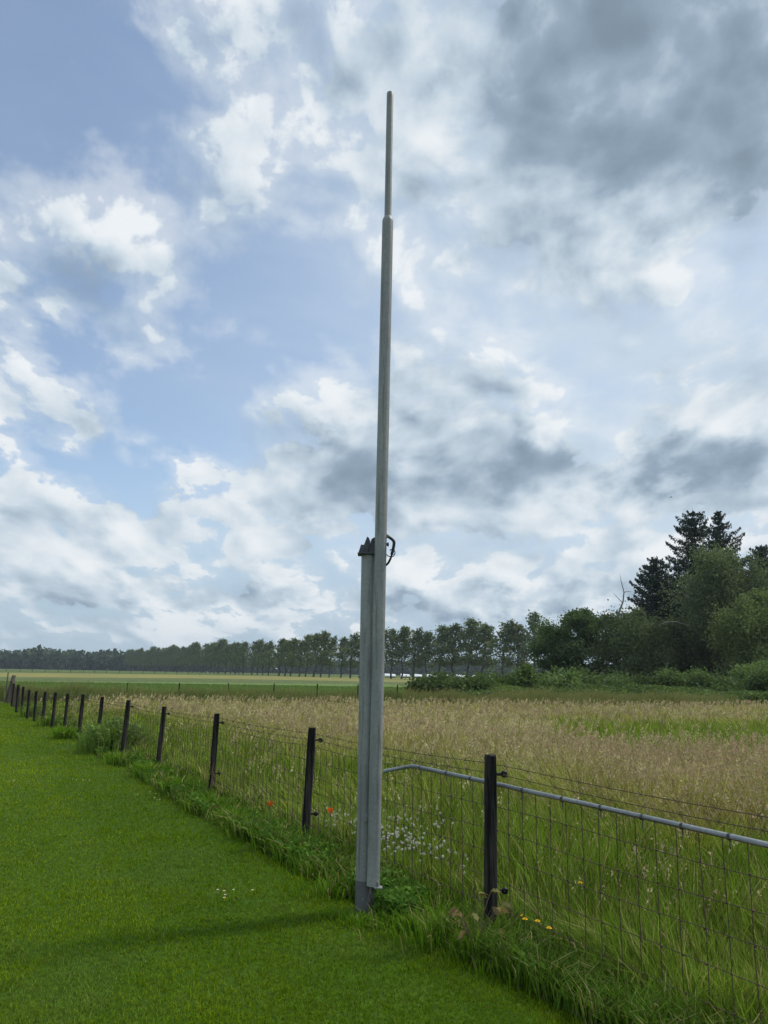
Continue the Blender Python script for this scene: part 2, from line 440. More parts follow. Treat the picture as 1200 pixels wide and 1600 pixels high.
# ------------------------------------------------------------------ grass
rng = np.random.default_rng(7)
def polar(n, t0, t1, d0, d1, power=1.0):
    """points over the ground, thinning out with distance"""
    t = rng.uniform(t0, t1, n)
    y = np.exp(rng.uniform(math.log(d0), math.log(d1), n))
    return t * y, y
def blades(x, y, z, h, w, lean, tint0, tint1, bend=.45):
    """one curved tapering blade per point; lean = sideways reach of its tip"""
    n = len(x)
    a = rng.uniform(0, 2 * np.pi, n)
    wx, wy = np.cos(a) * w / 2, np.sin(a) * w / 2
    V = np.empty((n, 5, 3), np.float32)
    V[:, 0] = np.stack([x - wx, y - wy, z], 1); V[:, 1] = np.stack([x + wx, y + wy, z], 1)
    mx, my = x + lean[:, 0] * bend * .6, y + lean[:, 1] * bend * .6
    V[:, 2] = np.stack([mx + wx * .8, my + wy * .8, z + h * .58], 1); V[:, 3] = np.stack([mx - wx * .8, my - wy * .8, z + h * .58], 1)
    rr = np.hypot(lean[:, 0], lean[:, 1])
    zt = np.sqrt(np.maximum(h ** 2 - (rr * .8) ** 2, (h * .35) ** 2))
    V[:, 4] = np.stack([x + lean[:, 0], y + lean[:, 1], z + zt], 1)
    i = np.arange(n)[:, None] * 5
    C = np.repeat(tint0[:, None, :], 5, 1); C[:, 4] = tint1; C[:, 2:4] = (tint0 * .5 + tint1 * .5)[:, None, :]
    return V.reshape(-1, 3), i + np.array([[0, 1, 2, 3]]), i + np.array([[3, 2, 4]]), C.reshape(-1, 3)
class Bag:
    def __init__(s): s.V = []; s.q = []; s.t = []; s.c = []; s.n = 0
    def add(s, V, q, t, c):
        s.V.append(V); s.c.append(c)
        if q is not None: s.q.append(q + s.n)
        if t is not None: s.t.append(t + s.n)
        s.n += len(V)
    def mesh(s, name, mat):
        return np_mesh(name, np.concatenate(s.V), np.concatenate(s.q) if s.q else None, np.concatenate(s.t) if s.t else None, np.concatenate(s.c), mat)
def mixc(a, b, f):
    return np.asarray(a)[None, :] * (1 - f[:, None]) + np.asarray(b)[None, :] * f[:, None]

def lawn_grass():
    n = 520000
    x, y = polar(n, -.66, .45, 2.7, 44)
    t = ft(x, y); s = fs(x, y)
    k = (s < lawn_edge(t) + .05) & (y < 40 + x * .2)
    x, y = x[k], y[k]; n = len(x)
    big = fnoise(x, y, 3.2, 11); sm = fnoise(x, y, .5, 15); mow = vnoise(x * 1.0 + y * .55, y * .02, .55, 21)
    h = (.016 + .018 * sm + .012 * rng.random(n)) * (1 + .35 * sstep(y, 8, 25))
    tuft = sstep(fnoise(x, y, .16, 31), .62, .8); h = h * (1 + .5 * tuft)
    w = .0026 * (y / 3.0) ** .9 * rng.uniform(.8, 1.4, n)
    a = rng.uniform(0, 2 * np.pi, n); l = h * rng.uniform(.25, 1.0, n)
    lean = np.stack([np.cos(a) * l + .006, np.sin(a) * l], 1)
    st_ = fs(x, y) / 1.15; stripe = sstep(np.abs((st_ % 2) - 1), .35, .65) - .5
    lean = lean + np.outer(stripe * .012, FU)
    f = np.clip(.08 + big * .8 + .45 * (sm - .5) + .25 * (mow - .5) + .22 * stripe + .22 * sstep(y, 5, 16) + rng.normal(0, .12, n), 0, 1)
    c0 = mixc((.088, .172, .004), (.222, .300, .012), f)
    blue = sstep(fnoise(x, y, .8, 41), .60, .76)[:, None]
    c0 = c0 * (1 - blue * .5) + np.array((.13, .20, .045)) * blue * .5
    dry = (rng.random(n) < .025)[:, None]
    c0 = np.where(dry, np.array((.20, .19, .07)), c0) * rng.uniform(.62, 1.38, n)[:, None]
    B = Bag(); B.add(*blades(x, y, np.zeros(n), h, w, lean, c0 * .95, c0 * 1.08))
    o = link("lawn_grass", B.mesh("lawn_grass", M['grass'])); tag(o, "short mown green lawn grass left of the fence", "grass", None, "stuff")

def meadow_parts(x, y):
    """how tall, how tan and how green the meadow stands at a place"""
    s = fs(x, y)
    tan = sstep(fnoise(x, y, 5.5, 51) * .62 + .38 * fnoise(x, y, 1.5, 53) + .40 * sstep(s, .8, 3.6) - .14, .36, .86)
    px = x / y
    green = sstep(y, 12.5, 15.5) * sstep(30 - y, 0, 7) * sstep(px + .10 * (fnoise(x, y, 6, 57) - .5), .15, .27)
    green2 = sstep(s, 0, .8) * sstep(4.6 - s - 1.6 * sstep(px, .12, .35), 0, 2.2) * sstep(y, 14, 9)
    pale = sstep(y, 26, 34) * sstep(px, -.25, -.05) * sstep(.25 - px, 0, .1)
    tan = np.clip(tan * (1 - .85 * green) * (1 - .55 * green2) + .35 * pale, 0, 1)
    h = (.20 + .20 * sstep(s, .1, 2.5) + .14 * fnoise(x, y, 2.5, 61) + .08 * tan) * (1 - .55 * sstep(y, 8, 32)) * (.72 + .56 * fnoise(x, y, 1.1, 65))
    return s, tan, green, pale, h
def meadow_grass():
    B = Bag()
    n = 430000
    x, y = polar(n, -.56, .80, 3.3, 50)
    t = ft(x, y); s = fs(x, y)
    k = (s > lawn_edge(t) + .02 - .05 * rng.random(n)) & (y < 39 + np.maximum(x, 0) * .25 + 3.5 * fnoise(x, y * 0, 3.0, 99)) & (rng.random(n) < .25 + 1.5 * fnoise(x, y, .30, 63))
    x, y = x[k], y[k]; n = len(x)
    s, tan, green, pale, h = meadow_parts(x, y)
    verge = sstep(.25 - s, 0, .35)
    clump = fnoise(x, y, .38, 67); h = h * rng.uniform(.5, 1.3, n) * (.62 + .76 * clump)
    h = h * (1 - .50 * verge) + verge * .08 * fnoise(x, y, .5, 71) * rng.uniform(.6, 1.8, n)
    h = h * (1 - .62 * sstep(.62 - np.hypot(x + .15, y - 5.45), 0, .35))
    w = .0068 * (y / 5.0) ** .8 * rng.uniform(.45, 1.7, n) * (1 + .25 * verge)
    a = rng.uniform(0, 2 * np.pi, n); l = h * (rng.uniform(.10, .50, n) + verge * .35)
    la = 6.3 * fnoise(x, y, 1.6, 73); ll = h * (.10 + .55 * sstep(fnoise(x, y, .9, 75), .45, .75))
    lean = np.stack([np.cos(a) * l + .12 * h + np.cos(la) * ll, np.sin(a) * l + np.sin(la) * ll], 1)
    f = np.clip(tan * .8 * (1 - verge) + rng.normal(0, .16, n) * (1 - .6 * verge), 0, 1)
    g = mixc((.105, .195, .020), (.225, .305, .045), np.clip(fnoise(x, y, 1.4, 81) + rng.normal(0, .2, n), 0, 1))
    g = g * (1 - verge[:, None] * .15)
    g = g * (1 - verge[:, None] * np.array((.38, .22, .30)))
    c = g * (1 - f[:, None]) + f[:, None] * mixc((.40, .38, .15), (.46, .375, .20), rng.random(n))
    dry = (rng.random(n) < .10)[:, None]
    c = np.where(dry, np.array((.34, .29, .15)), c) * rng.uniform(.42, 1.58, n)[:, None] * (.80 + .4 * fnoise(x, y, .55, 69))[:, None]
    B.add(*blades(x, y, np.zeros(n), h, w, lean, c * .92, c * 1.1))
    o = link("meadow_grass", B.mesh("meadow_grass", M['grass'])); tag(o, "long green and straw coloured meadow grass beyond the fence", "grass", None, "stuff")
def seed_heads():
    n = 70000
    x, y = polar(n, -.54, .78, 4.6, 50)
    s, tan, green, pale, h = meadow_parts(x, y)
    k = (s > .3) & (y < 39 + np.maximum(x, 0) * .25 + 3.5 * fnoise(x, y * 0, 3.0, 99)) & (rng.random(n) < .03 + .66 * tan ** 1.5) & (rng.random(n) < 1 - .45 * sstep(y, 8, 24))
    x, y, tan, h, s = x[k], y[k], tan[k], h[k], s[k]; n = len(x)
    hs = (h + .03 + .17 * rng.random(n) * (1 - .5 * sstep(y, 9, 36))) * rng.uniform(.85, 1.15, n)
    sc = (y / 7.0) ** .75
    lx = hs * (.10 + .22 * rng.random(n)); ly = hs * rng.normal(0, .12, n)
    kind = rng.random(n)
    pk = np.clip(fnoise(x, y, 4.0, 87) * 1.3 - .15 + .35 * sstep(x / y, .05, .25) * sstep(16 - y, 0, 5), 0, 1)
    kind = rng.random(n) * .6 + (1 - pk) * .60
    c = np.where((kind < .55)[:, None], np.array((.46, .355, .225)), np.array((.55, .49, .27)))
    c = c * rng.uniform(.7, 1.2, n)[:, None]
    B = Bag()
    st = np.array((.26, .22, .10))[None, :] * rng.uniform(.7, 1.2, n)[:, None]
    B.add(*blades(x, y, np.zeros(n), hs * .98, .0028 * sc, np.stack([lx, ly], 1), st * .8, st))
    m_ = 10
    L = .05 + .07 * rng.random(n); Wd = np.where(kind < .55, .028, .014)
    f = np.linspace(-.2, 1, m_)[None, :] + rng.normal(0, .05, (n, m_))
    env = np.clip(1.1 - np.abs(f - .25), .25, 1) * Wd[:, None]
    tipz = np.sqrt(np.maximum(hs ** 2 - (np.hypot(lx, ly) * .8) ** 2, (hs * .35) ** 2)) * .97
    cx = (x + lx)[:, None] + f * (L * .4)[:, None] + rng.normal(0, 1, (n, m_)) * env
    cy = (y + ly)[:, None] + rng.normal(0, 1, (n, m_)) * env
    cz = tipz[:, None] + f * L[:, None]
    cx, cy, cz = cx.ravel(), cy.ravel(), cz.ravel(); N = len(cx)
    r = (.0064 * sc * rng.uniform(.8, 1.3, n)).repeat(m_)
    d = rng.normal(0, 1, (N, 3, 3)) * r[:, None, None]; d[:, :, 2] *= 1.6
    V = np.stack([cx, cy, cz], 1)[:, None, :] + d
    T_ = np.arange(N)[:, None] * 3 + np.array([[0, 1, 2]])
    cc = (c[:, None, :] * rng.uniform(.75, 1.25, (n, m_, 1))).reshape(-1, 3)
    B.add(V.reshape(-1, 3), None, T_, cc.repeat(3, 0))
    o = link("seed_heads", B.mesh("seed_heads", M['seed'])); tag(o, "pinkish brown grass seed heads standing over the meadow", "grass", None, "stuff")
def bank_grass():
    """tall rank grass along the ditch that closes the meadow"""
    B = Bag(); n = 60000
    x = rng.uniform(-24, 20, n); y = rng.uniform(38.2, 44, n) + np.maximum(x, 0) * .22 + .06 * x
    y0 = y - (np.maximum(x, 0) * .22 + .06 * x)
    h = (.26 + .32 * np.sin(np.pi * np.clip((y0 - 37.6) / 6.6, 0, 1))) * rng.uniform(.6, 1.3, n) * (.35 + 1.3 * fnoise(x, y, 1.7, 3))
    a = rng.uniform(0, 6.28, n); l = h * rng.uniform(.1, .5, n)
    lean = np.stack([np.cos(a) * l + .28 * h, np.sin(a) * l], 1)
    c = mixc((.085, .145, .040), (.18, .22, .080), np.clip(fnoise(x, y, 4, 9) + rng.normal(0, .2, n), 0, 1))
    top = (rng.random(n) < .24 + .25 * (x > 1))[:, None]; c = np.where(top, np.array((.25, .24, .11)), c)
    h = h * np.where(top[:, 0], 1.3, 1)
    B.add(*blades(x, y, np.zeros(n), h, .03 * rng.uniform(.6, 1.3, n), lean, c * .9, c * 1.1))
    o = link("bank_grass", B.mesh("bank_grass", M['grass'])); tag(o, "dark rank grass on the ditch bank behind the meadow", "grass", None, "stuff")
def crop_leaves():
    """the young crop stands in the field beyond the ditch"""
    B = Bag(); n = 60000
    t = rng.uniform(-.62, .10, n); y = np.exp(rng.uniform(math.log(44), math.log(100), n)); x = t * y
    k = y < 92 + x * .12; x, y = x[k], y[k]; n = len(x)
    h = .14 * rng.uniform(.7, 1.3, n)
    a = rng.uniform(0, 6.28, n); l = h * .6
    lean = np.stack([np.cos(a) * l, np.sin(a) * l], 1)
    c = mixc((.110, .180, .055), (.165, .235, .080), np.clip(fnoise(x, y, 9, 9) + rng.normal(0, .2, n), 0, 1))
    B.add(*blades(x, y, np.zeros(n), h, .05 * (y / 44), lean, c, c * 1.1))
    o = link("crop_leaves", B.mesh("crop_leaves", M['grass'])); tag(o, "even green young crop in the field beyond the ditch", "crop", None, "stuff")
lawn_grass(); meadow_grass(); seed_heads(); bank_grass(); crop_leaves()

# ------------------------------------------------------------------ the folding mast
D0 = 5.690
def mast():
    root = empty("folding_mast", (-.092, D0, 0), "tall grey galvanised folding mast strapped to a shorter post on the lawn edge", "mast")
    inv = Vector((.092, -D0, 0))
    L = lambda p: tuple(Vector(p) + inv)
    # the fixed post: an eight-sided tube in the ground, with a sleeve of darker zinc at the foot
    top = Vector(L((-.1047, D0, 2.460)))
    bm = bmesh.new()
    bm_tube(bm, [(0, 0, .20), tuple(top * (1.3 / 2.452)), tuple(top)], .059, 32)
    bm_obj("support_post", bm, M['zinc'], root)
    bm = bmesh.new(); bm_tube(bm, [(0, 0, -.25), (0, 0, .205), (0, 0, .21)], [.0625, .0625, .060], 32)
    bm_obj("ground_sleeve", bm, zinc_mat("dark_zinc", (.06, .065, .068), (.11, .115, .112), (.07, .075, .055), .2), root)
    # the tilting tube: leans on the post's near right side and carries a thinner top
    A = Vector(L((-.0317, D0 - .083, .194))); B_ = Vector(L((-.0085, D0 - .083, 5.189))); T_ = Vector(L((-.0073, D0 - .083, 6.387)))
    bm = bmesh.new()
    bm_tube(bm, [A, A.lerp(B_, .01), A.lerp(B_, .5), A.lerp(B_, .99), A.lerp(B_, .998), B_, B_ + Vector((0, 0, .012)), B_ + Vector((0, 0, .028)), B_ + Vector((0, 0, .036))], [.0445, .0445, .0445, .0445, .0445, .0440, .0405, .0335, .0292], 32)
    o = bm_obj("lower_tube", bm, M['zinc'], root)
    bm = bmesh.new()
    bm_tube(bm, [B_, B_.lerp(T_, .5), T_ - Vector((0, 0, .05)), T_ - Vector((0, 0, .010)), T_ - Vector((0, 0, .003)), T_], [.0282, .0280, .0278, .0276, .0262, .022], 28)
    bm_obj("top_tube", bm, M['zinc'], root)
    # hinge head on the post: a plate, two raked cheeks and the block that carries the tube
    P = top
    bm = bmesh.new(); bm_box(bm, P + Vector((-.006, -.01, .006)), (.160, .14, .009)); bm_obj("head_plate", bm, M['iron'], root, .002)
    cheek = [(-.080, .0), (-.062, .062), (-.040, .060), (-.018, .122), (-.006, .116), (.008, .085), (-.012, .0)]
    for dy in (-.052, .045):
        bm = bmesh.new(); bm_prism(bm, cheek, .012, Matrix.Translation(P + Vector((0, dy, .012)))); bm_obj("hinge_cheek", bm, M['iron'], root, .0015)
    bm = bmesh.new()
    bm_prism(bm, [(-.010, .0), (.014, .105), (.030, .118), (.085, .126), (.085, .0)], .085, Matrix.Translation(P + Vector((0, -.004, .012))))
    bm_obj("hinge_block", bm, M['iron'], root, .003)
    bm = bmesh.new(); bm_tube(bm, [P + Vector((.045, -.075, .075)), P + Vector((.142, -.072, .075))], .009, 12)
    bm_tube(bm, [P + Vector((.132, -.073, .075)), P + Vector((.144, -.072, .075))], .015, 6); bm_obj("hinge_bolt", bm, M['iron'], root)
    # cable: leaves the tube through a gland, bends over and slips back in below
    y = D0 - .083
    c = lambda px, py, dy=0: Vector(L(at(px, py, y + dy)))
    bm = bmesh.new()
    bm_tube(bm, [c(599, 834), c(602, 836), c(605, 837)], [.013, .013, .012], 12)
    bm_tube(bm, [c(604, 836.5), c(606.5, 838), c(608, 839)], [.015, .015, .013], 12); bm_obj("cable_gland", bm, M['zinc'], root)
    def spline(pts, n=6):
        pts = [pts[0]] + pts + [pts[-1]]; out = []
        for i in range(1, len(pts) - 2):
            p0, p1, p2, p3 = pts[i - 1:i + 3]
            for k in range(n):
                t = k / n
                out.append(.5 * ((2 * p1) + (p2 - p0) * t + (2 * p0 - 5 * p1 + 4 * p2 - p3) * t * t + (3 * p1 - p0 - 3 * p2 + p3) * t ** 3))
        out.append(pts[-2]); return out
    bm = bmesh.new()
    bm_tube(bm, spline([c(606, 838), c(609, 840), c(613, 843), c(615.6, 847), c(615.2, 853), c(613.8, 860), c(612, 866.5)]), .0112, 12)
    o = bm_obj("cable_hose", bm, M['rubber'], root)
    bm = bmesh.new()
    bm_tube(bm, spline([c(612.4, 864), c(610.8, 869.5), c(608.4, 875), c(605.5, 880), c(601, 884)]), .0052, 8)
    bm_tube(bm, spline([c(612.8, 864, .004), c(611.8, 870, .01), c(610, 875, .012), c(606.5, 881, .012), c(601, 885.5, .012)]), .0046, 8)
    bm_obj("cable", bm, M['rubber'], root)
    bm = bmesh.new()
    bm_tube(bm, spline([c(601, 858), c(602.4, 864), c(604.8, 867.5), c(608, 869.3), c(613, 869.6), c(616, 867), c(617.2, 863.5), c(616, 860), c(612.5, 858.6), c(610, 859.2), c(609.5, 860.5)]), .0036, 8)
    bm_obj("tie_wire", bm, M['rubber'], root)
    # strap half way down the lower part and its bolt, and the lock at the foot of the tube
    z = .62
    q = Vector((0, 0, z)) + top * 0
    bm = bmesh.new()
    bm_box(bm, (.018, -.064, z), (.05, .014, .052)); bm_box(bm, (.070, -.040, z), (.05, .02, .052))
    bm_obj("strap", bm, M['zinc'], root, .002)
    bm = bmesh.new(); bm_tube(bm, [(-.002, -.068, z - .004), (-.002, -.084, z - .004)], .013, 6); bm_obj("strap_bolt", bm, M['zinc'], root)
    bm = bmesh.new()
    bm_box(bm, tuple(A + Vector((.034, -.03, -.004))), (.055, .05, .008)); bm_box(bm, tuple(A + Vector((.034, -.03, .014))), (.008, .03, .034))
    bm_obj("foot_plate", bm, M['zinc'], root, .001)
    bm = bmesh.new()
    bm_tube(bm, [A + Vector((-.005, -.01, 0)), A + Vector((-.006, -.012, -.05))], .008, 8); bm_box(bm, tuple(A + Vector((-.006, -.012, -.065))), (.03, .014, .032))
    bm_obj("padlock", bm, M['iron'], root, .003)
mast()

# ------------------------------------------------------------------ the fence
rnd = random.Random(3)
POSTS = [(766, 1180, 767, 1475, 0), (488, 1137, 476, 1325, 0), (339, 1115, 329, 1247, 0), (257, 1104, 247, 1193, .12), (201, 1094, 192, 1173, .14),
         (160, 1089, 153, 1152, .16), (130, 1085, 124, 1141, .16), (106, 1084, 100, 1141, .0), (87, 1082, 82, 1132, .10), (71, 1081, 67, 1128, .12),
         (57, 1080, 54, 1118, .18), (46, 1078, 43, 1114, .18), (36.6, 1073, 34, 1109, .18), (28.6, 1070, 26, 1106, .18), (22, 1068, 19, 1097, .2), None]
LAB = ["black square timber fence post nearest the camera with grey pipe behind it",
       "black timber fence post just left of the mast, leaning slightly right",
       "black fence post with a split, frayed foot of bare wood, third from the camera",
       "black fence post fourth from the camera, right of the post with an insulator tip showing",
       "black fence post standing directly right of the tall weed clump",
       "short looking black fence post rising out of the tall weed clump",
       "black fence post directly left of the tall weed clump",
       "black fence post with a thin stake leaning out behind its top",
       "dark fence post left of the post with the leaning stake behind it",
       "dark fence post, tenth from the camera along the lawn",
       "dark fence post, eleventh from the camera along the lawn",
       "dark fence post, twelfth from the camera along the lawn",
       "dark fence post, third from the far corner post",
       "dark fence post, second from the far corner post",
       "dark fence post standing against the far corner post",
       "black fence post just beyond the right edge that carries the pipe end"]
tops, feet = [], []
for i, P_ in enumerate(POSTS):
    if P_ is None:                  # the next post along, where the pipe ends
        zb = 0; g = np.array([F0[0] - FU[0] * 2.66, F0[1] - FU[1] * 2.66, 0]); t = g + np.array([.01, 0, 1.1])
    else:
        tx, ty, bx, by, zb = P_; g = ground(bx, by, zb); t = at(tx, ty, g[1])
    lean = (t[0] - g[0]) / max(t[2] - zb, .3)
    foot = Vector((g[0] - lean * zb, g[1], 0)); top = Vector(t); 
    if P_ is not None: feet.append(foot); tops.append(top)
    root = empty("fence_post", foot, LAB[i], "fence post", "posts of the fence along the lawn")
    bm = bmesh.new(); w = .040
    H = top - foot; rings = []
    a0 = rnd.uniform(-.25, .25) + .15
    nz = 12
    for k in range(nz + 1):
        f = k / nz; z = -.2 + (H.z + .2) * f
        c = Vector((H.x * max(z, 0) / H.z, H.y * max(z, 0) / H.z, z)); ww = w * (1 - .06 * f) * (.93 if k == nz else 1)
        ring = []
        for q in range(16):
            an = a0 + q * math.pi / 8
            e = max(abs(math.cos(q * math.pi / 8)), abs(math.sin(q * math.pi / 8)))
            r = ww / (.25 + .75 * e) * (1 + rnd.uniform(-.035, .035))
            ring.append(bm.verts.new(c + Vector((math.cos(an) * r, math.sin(an) * r, (rnd.uniform(-.004, .004) if k == nz else 0)))))
        rings.append(ring)
    for r0, r1 in zip(rings, rings[1:]):
        for q in range(16):
            bm.faces.new((r0[q], r0[(q + 1) % 16], r1[(q + 1) % 16], r1[q]))
    bm.faces.new(rings[-1])
    bm_obj("timber", bm, M['tarred'], root, .006)
    if i < 5:
        for z, ok in ((H.z - .115, True), (.30, i < 2 or i == 2)):
            if not ok: continue
            bm = bmesh.new(); c = Vector((H.x * z / H.z + .036, 0, z))
            bm_tube(bm, [c, c + Vector((.040, -.008, .002))], .0095, 8)
            r_ = [c + Vector((.050, -.010, .003)) + Vector((math.cos(v) * .013, -math.sin(v) * .009, math.sin(v) * .013)) for v in np.linspace(0, 2 * math.pi, 13)]
            bm_tube(bm, r_, .0105, 8); bm_obj("insulator", bm, M['ceramic'], root)
    if i == 2:
        bm = bmesh.new()
        for k in range(14):
            z = rnd.uniform(.12, .36); x = rnd.uniform(-.04, .045); c = Vector((x, -.045, z))
            bm_tube(bm, [c, c + Vector((rnd.uniform(-.012, .02), rnd.uniform(-.02, 0), rnd.uniform(.05, .14)))], [.006, .0015], 4)
        bm_obj("frayed_wood", bm, M['barewood'], root)
# far corner: a stout post with two braces and pale stakes
g = ground(13, 1095, .1); cx, cy = g[0], g[1]
root = empty("corner_post", (cx, cy, 0), "stout brown corner post with slanted braces at the far end of the fence", "fence post")
bm = bmesh.new(); bm_tube(bm, [(0, 0, -.2), (.06, 0, .6), (.13, 0, 1.22), (.13, 0, 1.24)], [.10, .095, .09, .07], 12); bm_obj("timber", bm, M['greywood'], root)
for (x0, x1, h) in ((-.16, .08, 1.0), (.32, .16, .95)):
    bm = bmesh.new(); bm_tube(bm, [(x0, -.1, -.1), (x1, -.08, h)], .045, 8); bm_obj("brace", bm, M['greywood'], root)
for (bx, by, tx, ty, lab) in ((8, 1092, 13, 1050, "thin slanted stake left of the far corner post"), (17, 1096, 19.5, 1066, "pale thin stake right in front of the far corner post")):
    g = ground(bx, by, .1); t = at(tx, ty, g[1])
    bm = bmesh.new(); bm_tube(bm, [(0, 0, -.15), (t[0] - g[0], 0, t[2])], [.035, .028], 8)
    o = bm_obj("stake", bm, M['greywood']); o.location = (g[0], g[1], 0); tag(o, lab, "stake")

# netting: one roll of sheep wire stapled to the posts from the corner to beyond the frame
path = [f.copy() for f in feet]
d = (path[0] - path[1]).normalized(); ext = path[0] + d * 2.75
path = [ext] + path + [Vector((cx, cy, 0))]
ztop = [tops[0].z - .18] + [t.z - (.18 if i < 6 else .12) for i, t in enumerate(tops)] + [.85]
seglen = [0]
for a, b in zip(path, path[1:]): seglen.append(seglen[-1] + (b - a).length)
def along(u):
    for k in range(len(path) - 1):
        if u <= seglen[k + 1]:
            f = (u - seglen[k]) / (seglen[k + 1] - seglen[k]); return path[k].lerp(path[k + 1], f), ztop[k] * (1 - f) + ztop[k + 1] * f, k, f
    return path[-1], ztop[-1], len(path) - 2, 1.0
off = Vector((FN[0], FN[1], 0)) * .045
bm = bmesh.new()
rows = [0, .17, .35, .52, .68, .85, 1.0]
for r_ in rows:
    pts = []
    for u in np.arange(0, seglen[-1], .30 if r_ else .30):
        p, zt, k, f = along(u)
        pts.append(p + off + Vector((0, 0, .06 + (zt - .06) * r_ - .012 * math.sin(math.pi * f) + .006 * math.sin(u * 3.1 + r_ * 9))))
    bm_tube(bm, pts, .0021 if 0 < r_ < 1 else .0025, 4)
u = .05
while u < seglen[-1]:
    p, zt, k, f = along(u)
    w1, w2 = rnd.uniform(-.012, .012), rnd.uniform(-.010, .010)
    al = Vector((FU[0], FU[1], 0))
    bm_tube(bm, [p + off + Vector((0, 0, .05)) + al * w1, p + off + al * w2 + Vector((0, 0, zt * .5)), p + off + Vector((0, 0, zt - .01 * math.sin(math.pi * f)))], .0023, 4)
    if u < 14:
        for r_ in rows[1:-1]:
            z = .06 + (zt - .06) * r_
            bmesh.ops.create_icosphere(bm, subdivisions=1, radius=.0062, matrix=Matrix.Translation(p + off + Vector((0, 0, z - .012 * math.sin(math.pi * f)))))
    u += .128
o = bm_obj("wire_netting", bm, M['wire']); tag(o, "rusty square sheep netting strung along the fence posts", "wire fence")
for n_, (dz, lab) in enumerate(((.055, "upper barbed wire strand above the fence netting"), (.115, "lower barbed wire strand just over the fence netting"))):
    bm = bmesh.new(); pts = []
    for u in np.arange(0, seglen[-1], .22):
        p, zt, k, f = along(u); hi = (tops[max(0, min(k - 1, 14))].z * (1 - f) + tops[max(0, min(k, 14))].z * f)
        if k == 0: hi = tops[0].z
        pts.append(p + off * (1.0 + .3 * n_) + Vector((0, 0, hi - dz - .02 * math.sin(math.pi * f))))
    bm_tube(bm, pts, .0022, 4)
    for k in range(0, min(len(pts), 90)):
        c = pts[k]
        for s_ in (-1, 1):
            bm_tube(bm, [c + Vector((.012 * s_, .004, .014)), c - Vector((.012 * s_, .004, .014))], .0016, 4)
    o = bm_obj("barbed_wire", bm, M['wire']); tag(o, lab, "barbed wire")
# the water pipe tied along the top of the netting
def fence_px(x, z, o_=.075):
    """the point of the fence plane seen at column x, z metres up"""
    best = None
    for u in np.linspace(-3.2, 3, 1500):
        p = F0 + FU * u + FN * o_; q = np.array([p[0], p[1], z]) - np.array([0, 0, EYE])
        xx = 600 + FPX * (q @ _r) / (q @ _f)
        if best is None or abs(xx - x) < best[0]: best = (abs(xx - x), p)
    return Vector((best[1][0], best[1][1], z))
e0 = Vector((path[0].x, path[0].y, 0)) + off * 1.6
zp = tops[0].z - .185
p_b = fence_px(648, zp); p_m = fence_px(757, zp)
end = p_b + Vector((-.235, .12, -.055))
root = empty("water_pipe", (p_m.x, p_m.y, 0), "grey metal water pipe tied along the top of the netting", "pipe")
inv = -root.location
pts = [e0 + Vector((0, 0, zp - .01)), p_m, p_b + (p_m - p_b).normalized() * .05, p_b + Vector((-.02, .02, -.002)), end]
bm = bmesh.new(); bm_tube(bm, [p + inv for p in pts], .0135, 14); bm_obj("tube", bm, M['pipe'], root)
dirp = (pts[0] - p_b); Lp = dirp.length; dirp.normalize()
for k, u in enumerate(np.arange(.10, Lp - .1, .30)):
    c = p_b + dirp * (u + rnd.uniform(-.06, .06)) + inv; f = u / Lp
    c.z = (p_b.z * (1 - f) + pts[0].z * f)
    bm = bmesh.new(); bm_tube(bm, [c - dirp * .006, c + dirp * .006], .0160, 12); bm_tube(bm, [c + Vector((0, 0, -.01)), c + Vector((0, 0, -.055))], .003, 5)
    bm_obj("tie_wire", bm, M['iron'], root)
# thin stakes on the ditch bank and a line of posts far out
ST = [(108, 1082, 113, 1066), (197, 1090, 199.5, 1067), (279, 1094, 280.5, 1067), (355.5, 1096, 357, 1067.5), (427.5, 1094, 428.5, 1068), (495, 1094, 496, 1068.5), (558.5, 1092, 559.5, 1069.5), (620.5, 1092, 621, 1069.5)]
SL = ["thin leaning stake behind the black fence posts, far left end of the ditch bank row", "thin stake on the ditch bank, second from the left end of its row", "thin stake on the ditch bank, third from the left end of its row",
      "thin stake on the ditch bank, fourth from the left end of its row", "thin stake on the ditch bank, fifth from the left end of its row", "thin stake on the ditch bank, second left of the mast", "thin stake on the ditch bank, first left of the mast", "thin stake on the ditch bank just right of the mast"]
for (bx, by, tx, ty), lab in zip(ST, SL):
    g = ground(bx, max(by, 1091), 0.0); D_ = min(g[1], 41.0)
    b = at(bx, by, D_); t = at(tx, ty, D_)
    bm = bmesh.new(); bm_tube(bm, [(0, 0, -.2), (t[0] - b[0], 0, t[2])], [.034, .03], 8)
    o = bm_obj("stake", bm, M['greywood'] if tx == 113 else M['tarred']); o.location = (b[0], D_, 0); tag(o, lab, "stake", "thin stakes along the ditch bank")
bm = bmesh.new(); bm_tube(bm, [(0, 0, -.2), (.01, 0, 1.15)], .075, 8)
far0 = bm_obj("field_post", bm, M['tarred'])
for k in range(17):
    o = far0 if k == 0 else far0.copy()
    if k: COL.objects.link(o)
    p = at(10 + 17.3 * k + rnd.uniform(-1, 1), 1047, 270); o.location = (p[0], 270 + k * 1.5, 0)
    tag(o, "tiny dark post in the row before the far wood", "fence post", "far row of field posts")

